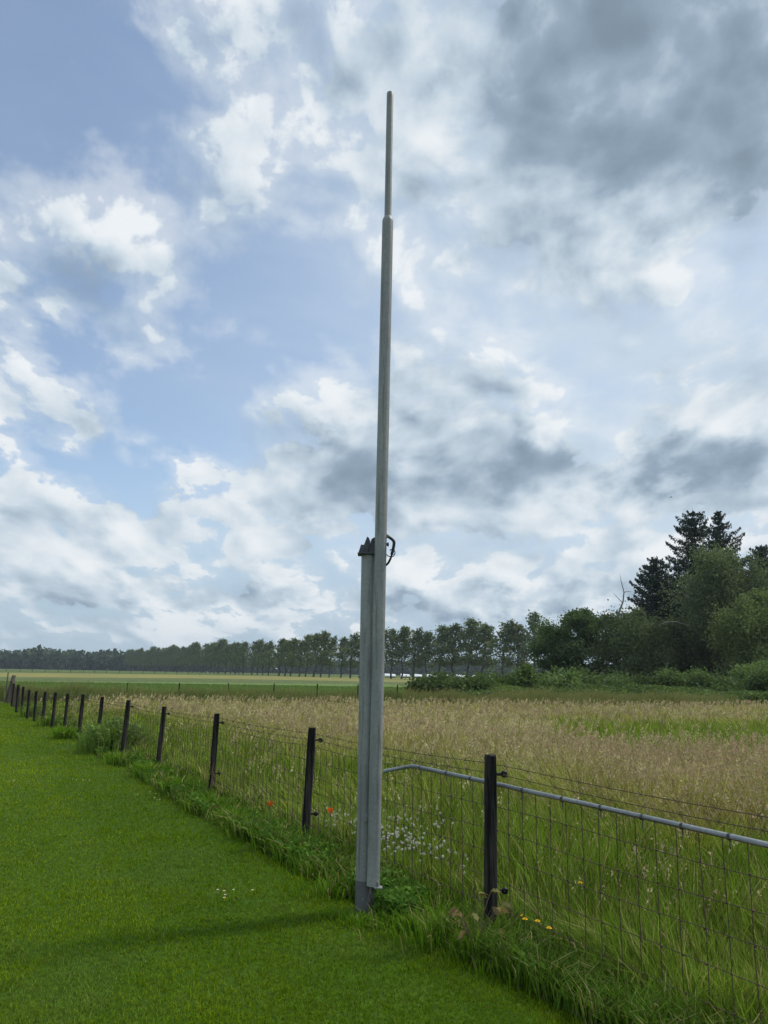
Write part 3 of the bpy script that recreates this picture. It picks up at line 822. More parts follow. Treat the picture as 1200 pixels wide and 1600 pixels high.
# ------------------------------------------------------------------ trees
def leaf_quads(P, size, tint, g, flat=.3, elong=1.5, hang=0.0):
    """leaf-sized diamonds at P, turned every way"""
    n = len(P)
    a = g.normal(0, 1, (n, 3)); a[:, 2] = a[:, 2] * (1 - flat) - hang
    a /= np.linalg.norm(a, axis=1, keepdims=True)
    b = g.normal(0, 1, (n, 3)); b -= a * (a * b).sum(1, keepdims=True); b /= np.linalg.norm(b, axis=1, keepdims=True)
    s = (size * g.uniform(.6, 1.35, n))[:, None]
    a = a * s * elong * .5; b = b * s * .5
    V = np.stack([P - a, P - a * .1 + b, P + a, P - a * .1 - b], 1).reshape(-1, 3)
    q = np.arange(n)[:, None] * 4 + np.array([[0, 1, 2, 3]])
    return V, q, None, tint.repeat(4, 0)
def rot_dir(az, el): return np.array([math.cos(az) * math.cos(el), math.sin(az) * math.cos(el), math.sin(el)])

def broad_tree(seed, h, r, trunk_to=.3, limbs=22, rise=.55, leaf=.28, per=60, c0=(.05, .085, .025), c1=(.09, .13, .04), weep=0.0, wind=0.0,
               prof=None, spread=.85, trunk_r=None, lean=(0, 0), gaps=.15, sub=3):
    """trunk with limbs and side branches; leaves gather in clumps round the branches. Returns (wood bmesh, leaf Bag)"""
    g = np.random.default_rng(seed)
    prof = prof or (lambda f: math.sin(math.pi * min(max(.12 + .86 * f, 0), 1)) ** .7)
    tr = trunk_r or h * .017
    bm = bmesh.new(); B = Bag()
    tp = []; x = y = 0.0
    for k in range(9):
        f = k / 8
        tp.append((lean[0] * f ** 1.3 * h + x + wind * h * f * f, lean[1] * f * h + y, -.2 * (k == 0) + f * h * .93)); x += g.normal(0, .012 * h); y += g.normal(0, .012 * h)
    bm_tube(bm, tp, [tr * (1.25 - f / 8 * 1.15) for f in range(9)], 8)
    tp = np.array(tp)
    def trunk(f):
        i = min(int(f * 8), 7); return tp[i] + (tp[i + 1] - tp[i]) * (f * 8 - i)
    for i in range(limbs):
        u = (i + g.uniform(.2, .8)) / limbs
        f = trunk_to * .85 + (1 - trunk_to * .85) * u
        p = trunk(min(f, .99)); az = i * 2.399 + g.uniform(-.5, .5); el = rise * (.6 + .7 * u) + g.uniform(-.2, .2)
        L = r * prof(u) * g.uniform(.65, 1.12)
        pts = [p]; d = rot_dir(az, el)
        for k in range(4):
            d = d + np.array([wind * .35, 0, -.12 * weep - .05]) + g.normal(0, .10, 3); d /= np.linalg.norm(d)
            pts.append(pts[-1] + d * L / 4)
        bm_tube(bm, pts, [tr * .36 * (1 - u * .6) * (1 - k * .2) + .006 for k in range(5)], 5, caps=False)
        anchors = [(pts[2], .8), (pts[3], .9), (pts[4], 1.0)]
        for s_ in range(sub):
            b0 = pts[1 + s_ % 3] * .5 + pts[2 + s_ % 3] * .5; dd = rot_dir(az + g.choice([-1, 1]) * g.uniform(.5, 1.3), el * .7 + g.uniform(-.3, .4) - weep * .4)
            e_ = b0 + dd * L * g.uniform(.25, .48)
            bm_tube(bm, [b0, (b0 + e_) / 2 + g.normal(0, .03 * L, 3), e_], [tr * .13, tr * .09, .004], 4, caps=False)
            anchors += [(e_, .9), ((b0 + e_) / 2, .6)]
        for (a, q) in anchors:
            if g.random() < gaps: continue
            n = int(per * q * g.uniform(.5, 1.3)); sg = L * .16 * spread + .12 * leaf / .28 + .1
            P = a + g.normal(0, 1, (n, 3)) * np.array([sg, sg, sg * (.75 + weep * 1.2)])
            if weep: P[:, 2] -= np.abs(g.normal(0, 1, n)) * weep * L * .30
            if wind: P[:, 0] += g.random(n) * wind * L * .5
            clump = g.uniform(0, 1)
            t = mixc(c0, c1, np.clip(clump * .7 + g.normal(.15, .22, n), 0, 1)) * g.uniform(.8, 1.2, n)[:, None]
            P[:, 2] = np.maximum(P[:, 2], .15)
            B.add(*leaf_quads(P, leaf, t, g, hang=weep * .8))
    return bm, B
def spruce(seed, h, r, c0=(.018, .034, .028), c1=(.040, .062, .044), base=.08, ragged=.3, side=0.0):
    g = np.random.default_rng(seed)
    bm = bmesh.new(); B = Bag()
    bm_tube(bm, [(0, 0, -.2), (.02 * h * g.normal(0, .3), 0, h * .5), (0, 0, h)], [h * .014, h * .009, .015], 8)
    z = base * h; k = 0
    while z < h * .985:
        f = z / h
        for j in range(int(6 + 2 * (1 - f))):
            az = k * .7 + j * 1.05 + g.uniform(-.3, .3)
            L = r * ((1 - f) ** .66 * .92 + .05) * g.uniform(1 - ragged, 1.15) * (1 + side * math.cos(az))
            if g.random() < ragged * .35 or L < .05: continue
            slope = .34 * f - .36 + g.uniform(-.14, .14); zj = z + g.uniform(-.35, .35) * (1.1 - f)
            n = max(4, int(L / .16)); u = np.linspace(.08, 1, n)
            bx = u * L; bz = zj + bx * slope - .10 * L * np.sin(u * 3.0) + .22 * L * u ** 3 * .8
            P0 = np.stack([np.cos(az) * bx, np.sin(az) * bx, bz], 1)
            bm_tube(bm, P0[[0, n // 2, n - 1]], [.02 + .01 * L, .015, .005], 4, caps=False)
            m_ = 10
            P = P0.repeat(m_, 0); N = len(P)
            wdt = (.10 + .26 * (1 - np.abs(u * 1.6 - .7)).clip(.1, 1) * min(L, 2.2) * .35).repeat(m_)
            sd = g.normal(0, .7, N)
            P = P + np.stack([-np.sin(az) * sd * wdt, np.cos(az) * sd * wdt, -np.abs(g.normal(0, 1, N)) * wdt * 1.5], 1)
            t = mixc(c0, c1, g.random(N)) * g.uniform(.8, 1.2, N)[:, None]
            B.add(*leaf_quads(P, .14, t, g, elong=2.6, hang=.9))
        z += h * .022 + .12 * g.random() + .05; k += 1
    return bm, B
def place(name, pos, label, cat, wood, crown, bark, leafm, group=None, rz=0.0):
    root = empty(name, pos, label, cat, group); root.rotation_euler.z = rz
    bm_obj("trunk", wood, bark, root)
    link("crown", crown.mesh("crown", leafm), root)
    return root
def spot(x, D): p = at(x, 1060, D); return (p[0], D, 0)
def height(x, y, D): return at(x, y, D)[2]

# the dark group on the right
def right_group():
    place("spruce_tree", spot(1100, 97), "tallest dark spruce with a ragged double tip behind the birch", "tree", *spruce(1, height(1099, 794, 97), 9.6, ragged=.36), M['darkbark'], M['needle'], rz=.4)
    place("spruce_tree", spot(1141, 99), "sparse dark spruce with an open top, right of the tallest spruce", "tree", *spruce(12, height(1138, 797, 99), 7.6, ragged=.46, side=.3), M['darkbark'], M['needle'])
    place("spruce_tree", spot(1033, 92), "shorter dark spruce at the left end of the spruces", "tree", *spruce(23, height(1033, 869, 92), 7.6, ragged=.30), M['darkbark'], M['needle'])
    place("spruce_tree", spot(1062, 95), "dense dark spruce wedged low between the two taller spruces", "tree", *spruce(31, height(1064, 900, 95), 6.5, ragged=.25), M['darkbark'], M['needle'])
    place("spruce_tree", spot(1208, 84), "greyish spruce reaching in at the right edge", "tree", *spruce(44, height(1204, 850, 84), 6.5, (.03, .05, .042), (.06, .085, .07), ragged=.3), M['darkbark'], M['needle'])
    w, c = broad_tree(5, height(1120, 872, 82), 5.2, .34, 30, .75, .15, 300, (.105, .140, .070), (.190, .225, .125), weep=.6, lean=(-.09, 0), trunk_r=.24, gaps=.16, spread=.6)
    birch = place("birch_tree", spot(1152, 82), "big weeping birch with pale trunk in front of the spruces", "tree", w, c, M['birchbark'], M['leaf'])
    w, c = broad_tree(6, height(1180, 925, 74), 3.9, .15, 26, .6, .14, 290, (.120, .160, .062), (.205, .245, .105), weep=.5, trunk_r=.16, gaps=.14, spread=.6)
    place("willow_tree", spot(1200, 74), "light green drooping willow at the right edge of the dark group", "tree", w, c, M['bark'], M['leaf'])
    w, c = broad_tree(8, height(925, 955, 90), 4.6, .14, 28, .55, .18, 220, (.060, .100, .042), (.120, .170, .070), trunk_r=.2, gaps=.28, spread=.58)
    place("oak_tree", spot(918, 90), "dark round leafy tree at the left end of the dark group", "tree", w, c, M['darkbark'], M['leaf'])
    w, c = broad_tree(9, height(880, 985, 96), 3.2, .14, 20, .55, .18, 190, (.060, .100, .042), (.115, .165, .070), trunk_r=.15, gaps=.3, spread=.58)
    place("oak_tree", spot(873, 96), "small dark leafy tree between the last poplar and the round tree", "tree", w, c, M['darkbark'], M['leaf'])
    w, c = broad_tree(10, height(1000, 962, 84), 4.4, .10, 28, .5, .15, 240, (.085, .115, .060), (.150, .185, .098), weep=.25, trunk_r=.18, gaps=.15, spread=.6)
    place("hawthorn_tree", spot(990, 84), "grey green hawthorn below the bare leaning branch", "tree", w, c, M['darkbark'], M['leaf'])
    w, c = broad_tree(14, height(1060, 968, 86), 3.6, .10, 26, .5, .15, 240, (.072, .100, .055), (.130, .165, .088), weep=.6, trunk_r=.15, gaps=.15, spread=.6)
    place("hawthorn_tree", spot(1058, 86), "dull green drooping hawthorn under the arched dead branch", "tree", w, c, M['darkbark'], M['leaf'])
    # bare wood that shows over the leaves
    D = 85; P0 = Vector(spot(962, D)); q = lambda x, y, d=0: Vector(at(x, y, D + d)) - P0
    root = empty("dead_tree", P0, "bare dead trunk forking above the hawthorn", "tree")
    bm = bmesh.new(); bm_tube(bm, [(0, 0, -.2), q(957, 985), q(966, 960), q(973.5, 940), q(975, 925), q(971, 910), q(968.5, 897)], [.16, .13, .11, .085, .06, .04, .012], 8); bm_obj("trunk", bm, M['deadwood'], root)
    for pts in ([(973, 942), (966, 935), (960, 928), (957, 926)], [(975, 926), (979, 924), (986, 924.5)], [(966, 962), (976, 958), (990, 960), (997, 965)], [(988, 975), (991, 965), (996, 958)]):
        bm = bmesh.new(); bm_tube(bm, [q(x, y, .2 * i) for i, (x, y) in enumerate(pts)], [.05, .035, .02, .01][:len(pts)], 6); bm_obj("branch", bm, M['deadwood'], root)
        PB = Vector(spot(1152, 82)); q1 = lambda x, y, d: Vector(at(x, y, 82 + d)) - PB
    bm = bmesh.new(); bm_tube(bm, [q1(1128, 1015, .5), q1(1104, 1000, -.6), q1(1088, 988, -2), q1(1074, 977, -3.5), q1(1056, 971.5, -4.5), q1(1040, 972, -5), q1(1030, 976, -5)], [.09, .085, .08, .07, .055, .035, .012], 8)
    o = bm_obj("dead_branch", bm, M['deadwood'], birch); o["label"] = "dead pale branch arching left out of the birch"
right_group()

# shrubs and rank growth along the far bank
def shrubs():
    S = [(700, 50, 1067, 1.2, "low dark bramble bush right of the mast on the far bank", .055), (735, 49, 1068, 1.4, "round bramble bush below the poplars on the far bank", .055),
         (668, 47, 1068, 1.0, "lowest bush at the left end of the far bank", .04), (790, 52, 1064, 1.9, "broad nettle green bush on the far bank left of the thin sapling", .06), (868, 54, 1062, 1.8, "bright green bush on the bank below the small dark tree", .08),
         (940, 56, 1068, 2.0, "bush on the bank below the round dark tree", .06), (1010, 60, 1062, 2.0, "dark bush on the bank under the hawthorn", .04), (1075, 60, 1058, 2.0, "nettle green bush on the bank left of the birch trunk", .07),
         (1120, 57, 1066, 1.6, "low bush on the bank in front of the birch trunk", .06), (1182, 62, 1030, 1.8, "tall light green bush at the right edge right of the birch trunk", .085), (1205, 56, 1045, 1.8, "bush cut off by the right edge", .06)]
    for i, (x, D, yt, r, lab, br) in enumerate(S):
        h = max(height(x, yt, D), .8) * .74
        w, c = broad_tree(100 + i, h, r, .05, 16, .5, .13, 120, (br * 1.3, br * 2.1, br * .7), (br * 2.2, br * 3.1, br * 1.2), trunk_r=.04, gaps=.05)
        place("bush", spot(x, D), lab, "bush", w, c, M['darkbark'], M['leaf'], "bushes on the far bank")
    w, c = broad_tree(150, height(822, 1042, 51), .55, .1, 14, 1.1, .11, 40, (.09, .15, .045), (.14, .2, .06), trunk_r=.02)
    place("sapling", spot(824, 51), "thin pale green sapling sticking up before the last poplars", "tree", w, c, M['bark'], M['leaf'])
    g = np.random.default_rng(55); n = 120000
    x = g.uniform(1.5, 48, n); f = g.random(n) ** .8
    y0 = 44.5 + .22 * np.maximum(x, 0) + 3.4 * (fnoise(x, x * 0, 5.0, 4) - .5); y = y0 + f * 9
    ph = (.10 + .75 * fnoise(x, y, 2.6, 91) + .35 * sstep(f, 0, .6)) * sstep(x, 1.0, 6) + .15
    P = np.stack([x, y, ph * np.sqrt(g.random(n))], 1)
    t = mixc((.065, .110, .038), (.170, .235, .080), np.clip(fnoise(x, y, 3.5, 93) * 1.2 - .1 + g.normal(0, .15, n), 0, 1)) * g.uniform(.75, 1.25, n)[:, None]
    B = Bag(); B.add(*leaf_quads(P, .13, t, g))
    o = link("undergrowth", B.mesh("undergrowth", M['leaf'])); tag(o, "nettles and brambles grown together along the far bank", "undergrowth", None, "stuff")
shrubs()

# poplars in a row along the far field
PX = [(835, 961, 1), (808, 972, 0), (784.5, 973, 1), (752, 977, 0), (729, 970, 1), (705, 978, 0), (684, 980, 1), (664, 988, 0), (645.5, 989, 1), (627, 986, 0), (611, 980, 1), (590, 986, 0), (575, 988, 0), (561, 989, 1), (547, 993, 0), (532, 997, 1), (514, 999, 0),
      (501, 993, 1), (489.5, 995, 1), (477, 998, 0), (467, 1001, 1), (454, 1000, 0), (444.5, 1001, 0), (435, 999, 1), (419, 1004, 0), (410, 1006, 0), (401.5, 1001, 1), (393, 1000, 0), (379.5, 1003, 1), (373, 1006, 0), (367, 1005, 1), (359.5, 1007, 0),
      (351, 1006, 1), (340, 1004, 0), (334, 1005, 1), (327.5, 1007, 0), (320, 1010, 0), (315, 1008, 1), (307.5, 1009, 0), (301, 1007, 1)] + [(296 - 5.2 * k, 1008.5 + k * .42 + (k % 3) * 1.2, k % 2) for k in range(20)]
def pop_D(x): return float(np.interp(x, [190, 250, 301, 340, 379, 419, 454, 500, 560, 700, 835], [700, 620, 520, 440, 365, 315, 280, 255, 238, 222, 205]))
def poplars():
    kinds = []
    for s_ in range(6):
        w, c = broad_tree(200 + s_, 16, 3.8 + .35 * (s_ % 3), .30, 24, .90, .40, 19 + 5 * (s_ % 3), (.095, .130, .062), (.165, .205, .100), wind=.06,
                          prof=lambda f: (.55 + .45 * math.sin(math.pi * min(1, f * .9 + .1))) * (1 - .35 * f), trunk_r=.24, gaps=.34, spread=.8)
        bmesh.ops.recalc_face_normals(w, faces=w.faces); mw = bpy.data.meshes.new("trunk"); w.to_mesh(mw); w.free(); mw.materials.append(M['bark'])
        kinds.append((mw, c.mesh("crown", M['leaf'])))
    r_ = random.Random(9)
    protos = []
    for mw, mc in kinds:
        protos.append((mw, mc))
    for i, (x, y, k) in enumerate(PX):
        D = pop_D(x); h = height(x, y, D)
        mw, mc = protos[r_.randrange(6)]
        if i == 0: lab = "last tall poplar of the row, nearest the dark trees on the right"
        elif i < 11: lab = "tall wind-swept poplar with a thin see-through crown in the row right of the mast"
        elif i < 40: lab = "tall wind-swept poplar in the closer set row left of the mast"
        else: lab = "distant poplar at the far left end of the row, crowns run together"
        root = empty("poplar_tree", spot(x, D), lab, "tree", "poplars in a row along the far field")
        s = h / 15.6; s *= r_.uniform(.93, 1.06); root.scale = (s * r_.uniform(.95, 1.40), s, s); root.rotation_euler.z = r_.uniform(-.5, .5)
        for nm, me in (("trunk", mw), ("crown", mc)):
            o = bpy.data.objects.new(nm, me); COL.objects.link(o); o.parent = root
poplars()

def far_wood():
    g = np.random.default_rng(77); B = Bag()
    prof_x = [-200, 0, 25, 60, 110, 150, 190, 260, 330, 420, 520, 600, 660, 700, 735, 770, 820, 900, 1100]
    prof_y = [1016, 1015, 1016, 1011, 1016, 1017, 1016, 1021, 1024, 1028, 1030, 1031, 1031, 1029, 1025, 1031, 1035, 1038, 1040]
    for x in np.arange(-200, 1100, 3.1):
        for row in range(2):
            D = 720 + row * 25 + g.uniform(-12, 12) - .05 * max(x - 500, 0)
            yt = np.interp(x, prof_x, prof_y) + g.uniform(-1.5, 2.6)
            p = at(x, yt, D); h = p[2]; n = 46
            r = h * g.uniform(.22, .36)
            v = g.normal(0, 1, (n, 3)); v /= np.linalg.norm(v, axis=1, keepdims=True); v *= (g.random(n) ** .4)[:, None]
            P = np.array([p[0], D, h * .52]) + v * np.array([r, r, h * .50])
            dark = g.random() < .35
            c0, c1 = ((.030, .052, .040), (.050, .078, .055)) if dark else ((.045, .075, .045), (.072, .105, .060))
            t = mixc(c0, c1, g.random(n)) * g.uniform(.85, 1.15)
            P[:14, 2] = g.uniform(.02, .25, 14) * h; P[:14, 0] = p[0] + g.uniform(-1, 1, 14) * r * .9
            B.add(*leaf_quads(P, h * .17, t, g, elong=1.2))
    o = link("far_wood", B.mesh("far_wood", M['leaf'])); tag(o, "dark wood closing the horizon behind the fields", "wood", None, "stuff")
far_wood()

# low white growing tunnels behind the poplars
def tunnels():
    r_ = random.Random(4)
    for i, (x0, x1) in enumerate([(601, 618), (626, 640), (646, 660), (664, 682), (690, 704), (713, 729), (736, 752), (757, 766)]):
        D = 300 + i * 2; a = at(x0, 1052.5, D); b = at(x1, 1052.5, D); L = b[0] - a[0]
        root = empty("growing_tunnel", ((a[0] + b[0]) / 2, D, 0), ("low white growing tunnel behind the poplar trunks, right of the mast"), "greenhouse", "white growing tunnels behind the poplars")
        bm = bmesh.new(); n = 10; rings = []
        for xx, dz in ((-L / 2, .12), (L / 2, -.12)):
            rings.append([bm.verts.new((xx, 2.2 * math.cos(math.pi * k / n), .45 + (1.0 + dz) * math.sin(math.pi * k / n))) for k in range(n + 1)])
        for k in range(n): bm.faces.new((rings[0][k], rings[0][k + 1], rings[1][k + 1], rings[1][k]))
        for r in rings: bm.faces.new(r)
        bm_obj("film_cover", bm, M['tunnel'], root)
        bm = bmesh.new(); bm_box(bm, (0, 0, .225), (L, 4.36, .45)); bm_obj("side_wall", bm, M['rough'], root)
tunnels()

# ------------------------------------------------------------------ plants by the fence and flowers
def weed_clump():
    g = np.random.default_rng(21); B = Bag()
    p = ground(150, 1178); n = 900
    u = g.normal(0, 1, (n, 3)); u /= np.linalg.norm(u, axis=1, keepdims=True); u *= (g.random(n) ** .45)[:, None]
    P = u * np.array([.62, .6, .28]) + np.array([0, 0, .22]); P[:, 2] += .22 * vnoise(P[:, 0] + 9, P[:, 1] + 9, .3, 2)
    P = P[P[:, 2] > .02]; n = len(P)
    t = mixc((.10, .18, .04), (.20, .29, .08), g.random(n)) * g.uniform(.75, 1.2, n)[:, None]
    B.add(*leaf_quads(P, .045, t, g, elong=3.4, hang=.1))
    root = empty("weed_clump", (p[0] + .25, p[1] + .4, 0), "tall bushy clump of green weeds hiding the foot of a fence post", "weeds")
    n = 2600; a = g.uniform(0, 6.28, n); q = np.abs(g.normal(0, .33, n)); h = g.uniform(.30, .66, n) * (1 - .35 * q); l = h * g.uniform(.25, .75, n)
    cc = mixc((.09, .18, .03), (.21, .30, .07), g.random(n)); dr = (g.random(n) < .12)[:, None]; cc = np.where(dr, np.array((.42, .37, .20)), cc)
    B.add(*blades(np.cos(a) * q, np.sin(a) * q, np.zeros(n), h, .012 * g.uniform(.6, 1.5, n), np.stack([np.cos(a) * l + .05, np.sin(a) * l], 1), cc * .9, cc * 1.1))
    link("foliage", B.mesh("foliage", M['leaf']), root)
    bm = bmesh.new()
    for k in range(26):
        a = g.uniform(0, 6.28); r = g.uniform(.05, .75)
        bm_tube(bm, [(r * .7 * math.cos(a), r * .7 * math.sin(a), -.02), (r * math.cos(a), r * math.sin(a), .45), (r * 1.1 * math.cos(a) + .05, r * 1.1 * math.sin(a), .55 + .25 * g.random())], [.006, .005, .002], 4)
    bm_obj("stem", bm, plain_mat("weed_stem", (.10, .15, .05)), root)
    # the dry-leaved seedling at the foot of the nearest post
    p = ground(742, 1500); root = empty("oak_seedling", (p[0], p[1], 0), "small seedling with lobed yellow brown leaves below the nearest post", "plant")
    bm = bmesh.new(); L = Bag(); VV, TT, CC, nn = [], [], [], 0
    for k in range(13):
        a = g.uniform(0, 6.28); r = g.uniform(.05, .17); top = np.array([r * math.cos(a), r * math.sin(a), g.uniform(.10, .34)])
        bm_tube(bm, [(0, 0, -.02), top * [.4, .4, .6], top], [.004, .003, .0015], 5)
        for j in range(3):
            d = rot_dir(a + g.uniform(-1, 1), g.uniform(-.5, .4)); s = g.normal(0, 1, 3); s -= d * (d @ s); s /= np.linalg.norm(s)
            Lf = g.uniform(.05, .085); m_ = 9
            c = np.array((.24, .23, .08)) if g.random() < .75 else np.array((.24, .16, .08)); c = c * g.uniform(.7, 1.2)
            for i in range(m_):
                f = i / (m_ - 1); wd = Lf * .26 * (math.sin(math.pi * min(f * .95 + .04, 1)) * (.72 + .34 * math.cos(f * 6 * math.pi)))
                for sg in (-1, 1): VV.append(top + d * Lf * f + s * wd * sg + np.array([0, 0, -.02 * f * f])); CC.append(c)
            for i in range(m_ - 1): TT += [[nn + 2 * i, nn + 2 * i + 1, nn + 2 * i + 3, nn + 2 * i + 2]]
            nn += 2 * m_
    bm_obj("stem", bm, plain_mat("seedling_stem", (.12, .09, .05)), root)
    link("leaves", np_mesh("leaves", np.array(VV), np.array(TT), None, np.array(CC), M['leaf']), root)
    # drooping tussocks of the verge: uncut grass the mower leaves round posts and mast
    B = Bag(); r = np.random.default_rng(33)
    spots = [(560, 1446, .11, .8), (606, 1446, .13, .9), (650, 1458, .24, 1.2), (690, 1480, .30, 1.1), (530, 1436, .09, .9), (740, 1500, .22, .9), (830, 1535, .22, 1.0), (480, 1350, .3, 1.1), (440, 1330, .3, 1.1), (400, 1310, .3, 1.1), (335, 1270, .34, 1.2), (520, 1400, .22, 1.0),
             (900, 1540, .24, 1.0), (990, 1590, .24, 1.0), (280, 1240, .35, 1.1), (235, 1215, .4, 1.1), (780, 1500, .3, 1.0), (640, 1425, .28, .9), (690, 1450, .30, 1.1), (190, 1195, .4, 1.1), (100, 1155, .5, 1.0), (75, 1135, .5, 1.0), (50, 1120, .6, 1.0), (500, 1370, .25, 1), (370, 1290, .3, 1)]
    for (px, py, hh, wd) in spots:
        c = ground(px, py); n = 300
        a = r.uniform(0, 6.28, n); q = np.abs(r.normal(0, .11 * wd, n)); x = c[0] + np.cos(a) * q * 1.2; y = c[1] + np.sin(a) * q
        h = .62 * hh * r.uniform(.5, 1.25, n); l = h * r.uniform(.3, 1.1, n)
        lean = np.stack([np.cos(a) * l + .03, np.sin(a) * l], 1)
        cc = mixc((.080, .19, .010), (.19, .32, .030), np.clip(r.normal(.45, .25, n), 0, 1)); dry = (r.random(n) < .07)[:, None]
        cc = np.where(dry, np.array((.38, .33, .17)), cc) * r.uniform(.75, 1.2, n)[:, None]
        B.add(*blades(x, y, np.zeros(n), h, .0062 * (c[1] / 5) ** .8 * r.uniform(.6, 1.6, n), lean, cc * .92, cc * 1.1))
    o = link("verge_tussocks", B.mesh("verge_tussocks", M['grass'])); tag(o, "uncut tussocks of grass round the mast and fence posts", "grass", None, "stuff")
weed_clump()

def verge_weeds():
    """broad low leaves (dock, plantain, clover) among the verge and the foot of the meadow"""
    g = np.random.default_rng(88); B = Bag(); n = 12000
    t = np.exp(g.uniform(math.log(.35), math.log(16), n)) * g.choice([1, 1, 1, -.22], n); s = lawn_edge(t) + np.abs(g.normal(0, .30, n)) + .02
    x = F0[0] + FU[0] * t + FN[0] * s; y = F0[1] + FU[1] * t + FN[1] * s
    k = (fnoise(x, y, .55, 44) > .52) & (y > 3.0); x, y = x[k], y[k]; n = len(x)
    P = np.stack([x, y, g.uniform(.02, .17, n)], 1)
    c = mixc((.055, .135, .018), (.12, .23, .035), g.random(n)); br = (g.random(n) < .025)[:, None]
    c = np.where(br, np.array((.26, .17, .07)), c)
    B.add(*leaf_quads(P, .023 * (y / 5) ** .6, c, g, flat=.5, elong=1.9))
    o = link("verge_weeds", B.mesh("verge_weeds", M['leaf'])); tag(o, "low broad leaved weeds along the foot of the fence", "weeds", None, "stuff")
verge_weeds()

def flowers():
    g = np.random.default_rng(61)
    stem = plain_mat("flower_stem", (.09, .16, .04))
    def petal_mat(nm, c): return plain_mat(nm, c, .6, 0, .15, 60, .2)
    # white clover: one head of many small florets, copied
    def head(seed):
        r = np.random.default_rng(seed); n = 46
        v = r.normal(0, 1, (n, 3)); v /= np.linalg.norm(v, axis=1, keepdims=True); v[:, 2] = v[:, 2] * .8 + .12
        P = v * .0095; t = mixc((.55, .56, .45), (.75, .76, .68), r.random(n))
        B = Bag(); B.add(*leaf_quads(P, .009, t, r, elong=1.5)); return B.mesh("flower_head", M['petal'])
    heads = [head(s_) for s_ in (1, 2, 3)]
    bm = bmesh.new(); bm_tube(bm, [(0, 0, -.30), (.004, 0, -.12), (0, 0, -.008)], [.0018, .0016, .0014], 5); bmesh.ops.recalc_face_normals(bm, faces=bm.faces)
    sm = bpy.data.meshes.new("stem"); bm.to_mesh(sm); bm.free(); sm.materials.append(stem)
    k = 0
    while k < 230:
        px = g.normal(0, 1) * 84 + (585 if g.random() < .7 else 520); py = g.normal(1312, 31) - (px - 600) * -.08
        if not (440 < px < 735 and 1255 < py < 1385): continue
        z = .28 + g.uniform(-.10, .09); p = ground(px, py, z)
        if fs(p[0], p[1]) < .12: continue
        root = empty("clover_flower", p, "white clover flower in the meadow grass behind the netting by the mast", "flower", "white clover flowers by the mast")
        s = g.uniform(.5, 1.05); root.scale = (s, s, 1)
        for nm, me in (("flower_head", heads[k % 3]), ("stem", sm)):
            o = bpy.data.objects.new(nm, me); COL.objects.link(o); o.parent = root
        k += 1
    # daisies in the lawn: a few, low in the turf
    bm = bmesh.new()
    for i in range(9):
        a = 2 * math.pi * i / 9; c, s_ = math.cos(a), math.sin(a); w = .0026
        bm.faces.new([bm.verts.new((x * c - y * s_, x * s_ + y * c, z)) for x, y, z in ((.002, 0, .034), (.007, -w, .036), (.0105, 0, .037), (.007, w, .036))])
    bmesh.ops.recalc_face_normals(bm, faces=bm.faces); dp = bpy.data.meshes.new("petals"); bm.to_mesh(dp); bm.free(); dp.materials.append(petal_mat("white_petals", (.75, .75, .72)))
    bm = bmesh.new(); bm_tube(bm, [(0, 0, -.005), (0, 0, .034)], .0012, 5); bmesh.ops.create_icosphere(bm, subdivisions=1, radius=.0032, matrix=Matrix.Translation((0, 0, .036)))
    dc = bpy.data.meshes.new("flower_centre"); bm.to_mesh(dc); bm.free(); dc.materials.append(petal_mat("yellow_centre", (.7, .5, .05)))
    pts = [(360 + g.normal(0, 16), 1398 + g.normal(0, 5)) for _ in range(6)] + [(255 + g.normal(0, 22), 1247 + g.normal(0, 4)) for _ in range(12)] + [(130 + g.normal(0, 8), 1223 + g.normal(0, 1.5)) for _ in range(6)] + [(15 + g.normal(0, 8), 1223 + g.normal(0, 1.5)) for _ in range(5)]
    for px, py in pts:
        p = ground(px, py); root = empty("daisy_flower", p, "small white daisy low in the mown lawn", "flower", "daisies in the lawn")
        root.scale = (1.0, 1.0, 1.0)
        for nm, me in (("petals", dp), ("flower_centre", dc)):
            o = bpy.data.objects.new(nm, me); COL.objects.link(o); o.parent = root
    # poppies
    for px, py, lab in ((422.5, 1257.5, "orange red poppy left of the post beside the mast"), (516, 1268, "orange red poppy between the mast and the black post left of it")):
        p = ground(px, py, .40); root = empty("poppy_flower", (p[0], p[1], 0), lab, "flower")
        V, Q, C = [], [], []; n = 0
        for q in range(4):
            a0 = q * math.pi / 2 + .3
            for i in range(5):
                for j in range(5):
                    a = a0 + (i / 4 - .5) * 1.9; f = j / 4; rr = .004 + .020 * math.sin(f * 1.4) * (1 + .06 * math.cos(i * 3)); V.append((rr * math.cos(a), rr * math.sin(a), .40 - .012 + .038 * f * f + .003 * ((i + q) % 2))); C.append((.80, .16, .025))
            for i in range(4):
                for j in range(4): Q.append([n + i * 5 + j, n + i * 5 + j + 1, n + i * 5 + j + 6, n + i * 5 + j + 5])
            n += 25
        link("petals", np_mesh("petals", np.array(V), np.array(Q), None, np.array(C), M['petal']), root)
        bm = bmesh.new(); bm_tube(bm, [(.02, 0, -.02), (.012, .004, .2), (0, 0, .39)], [.003, .0025, .002], 6); bm_obj("stem", bm, stem, root)
        bm = bmesh.new(); bmesh.ops.create_icosphere(bm, subdivisions=2, radius=.007, matrix=Matrix.Translation((0, 0, .398))); bm_obj("seed_pod", bm, M['iron'], root)
    # yellow hawkbits
    ym = petal_mat("yellow_petals", (.85, .58, .02))
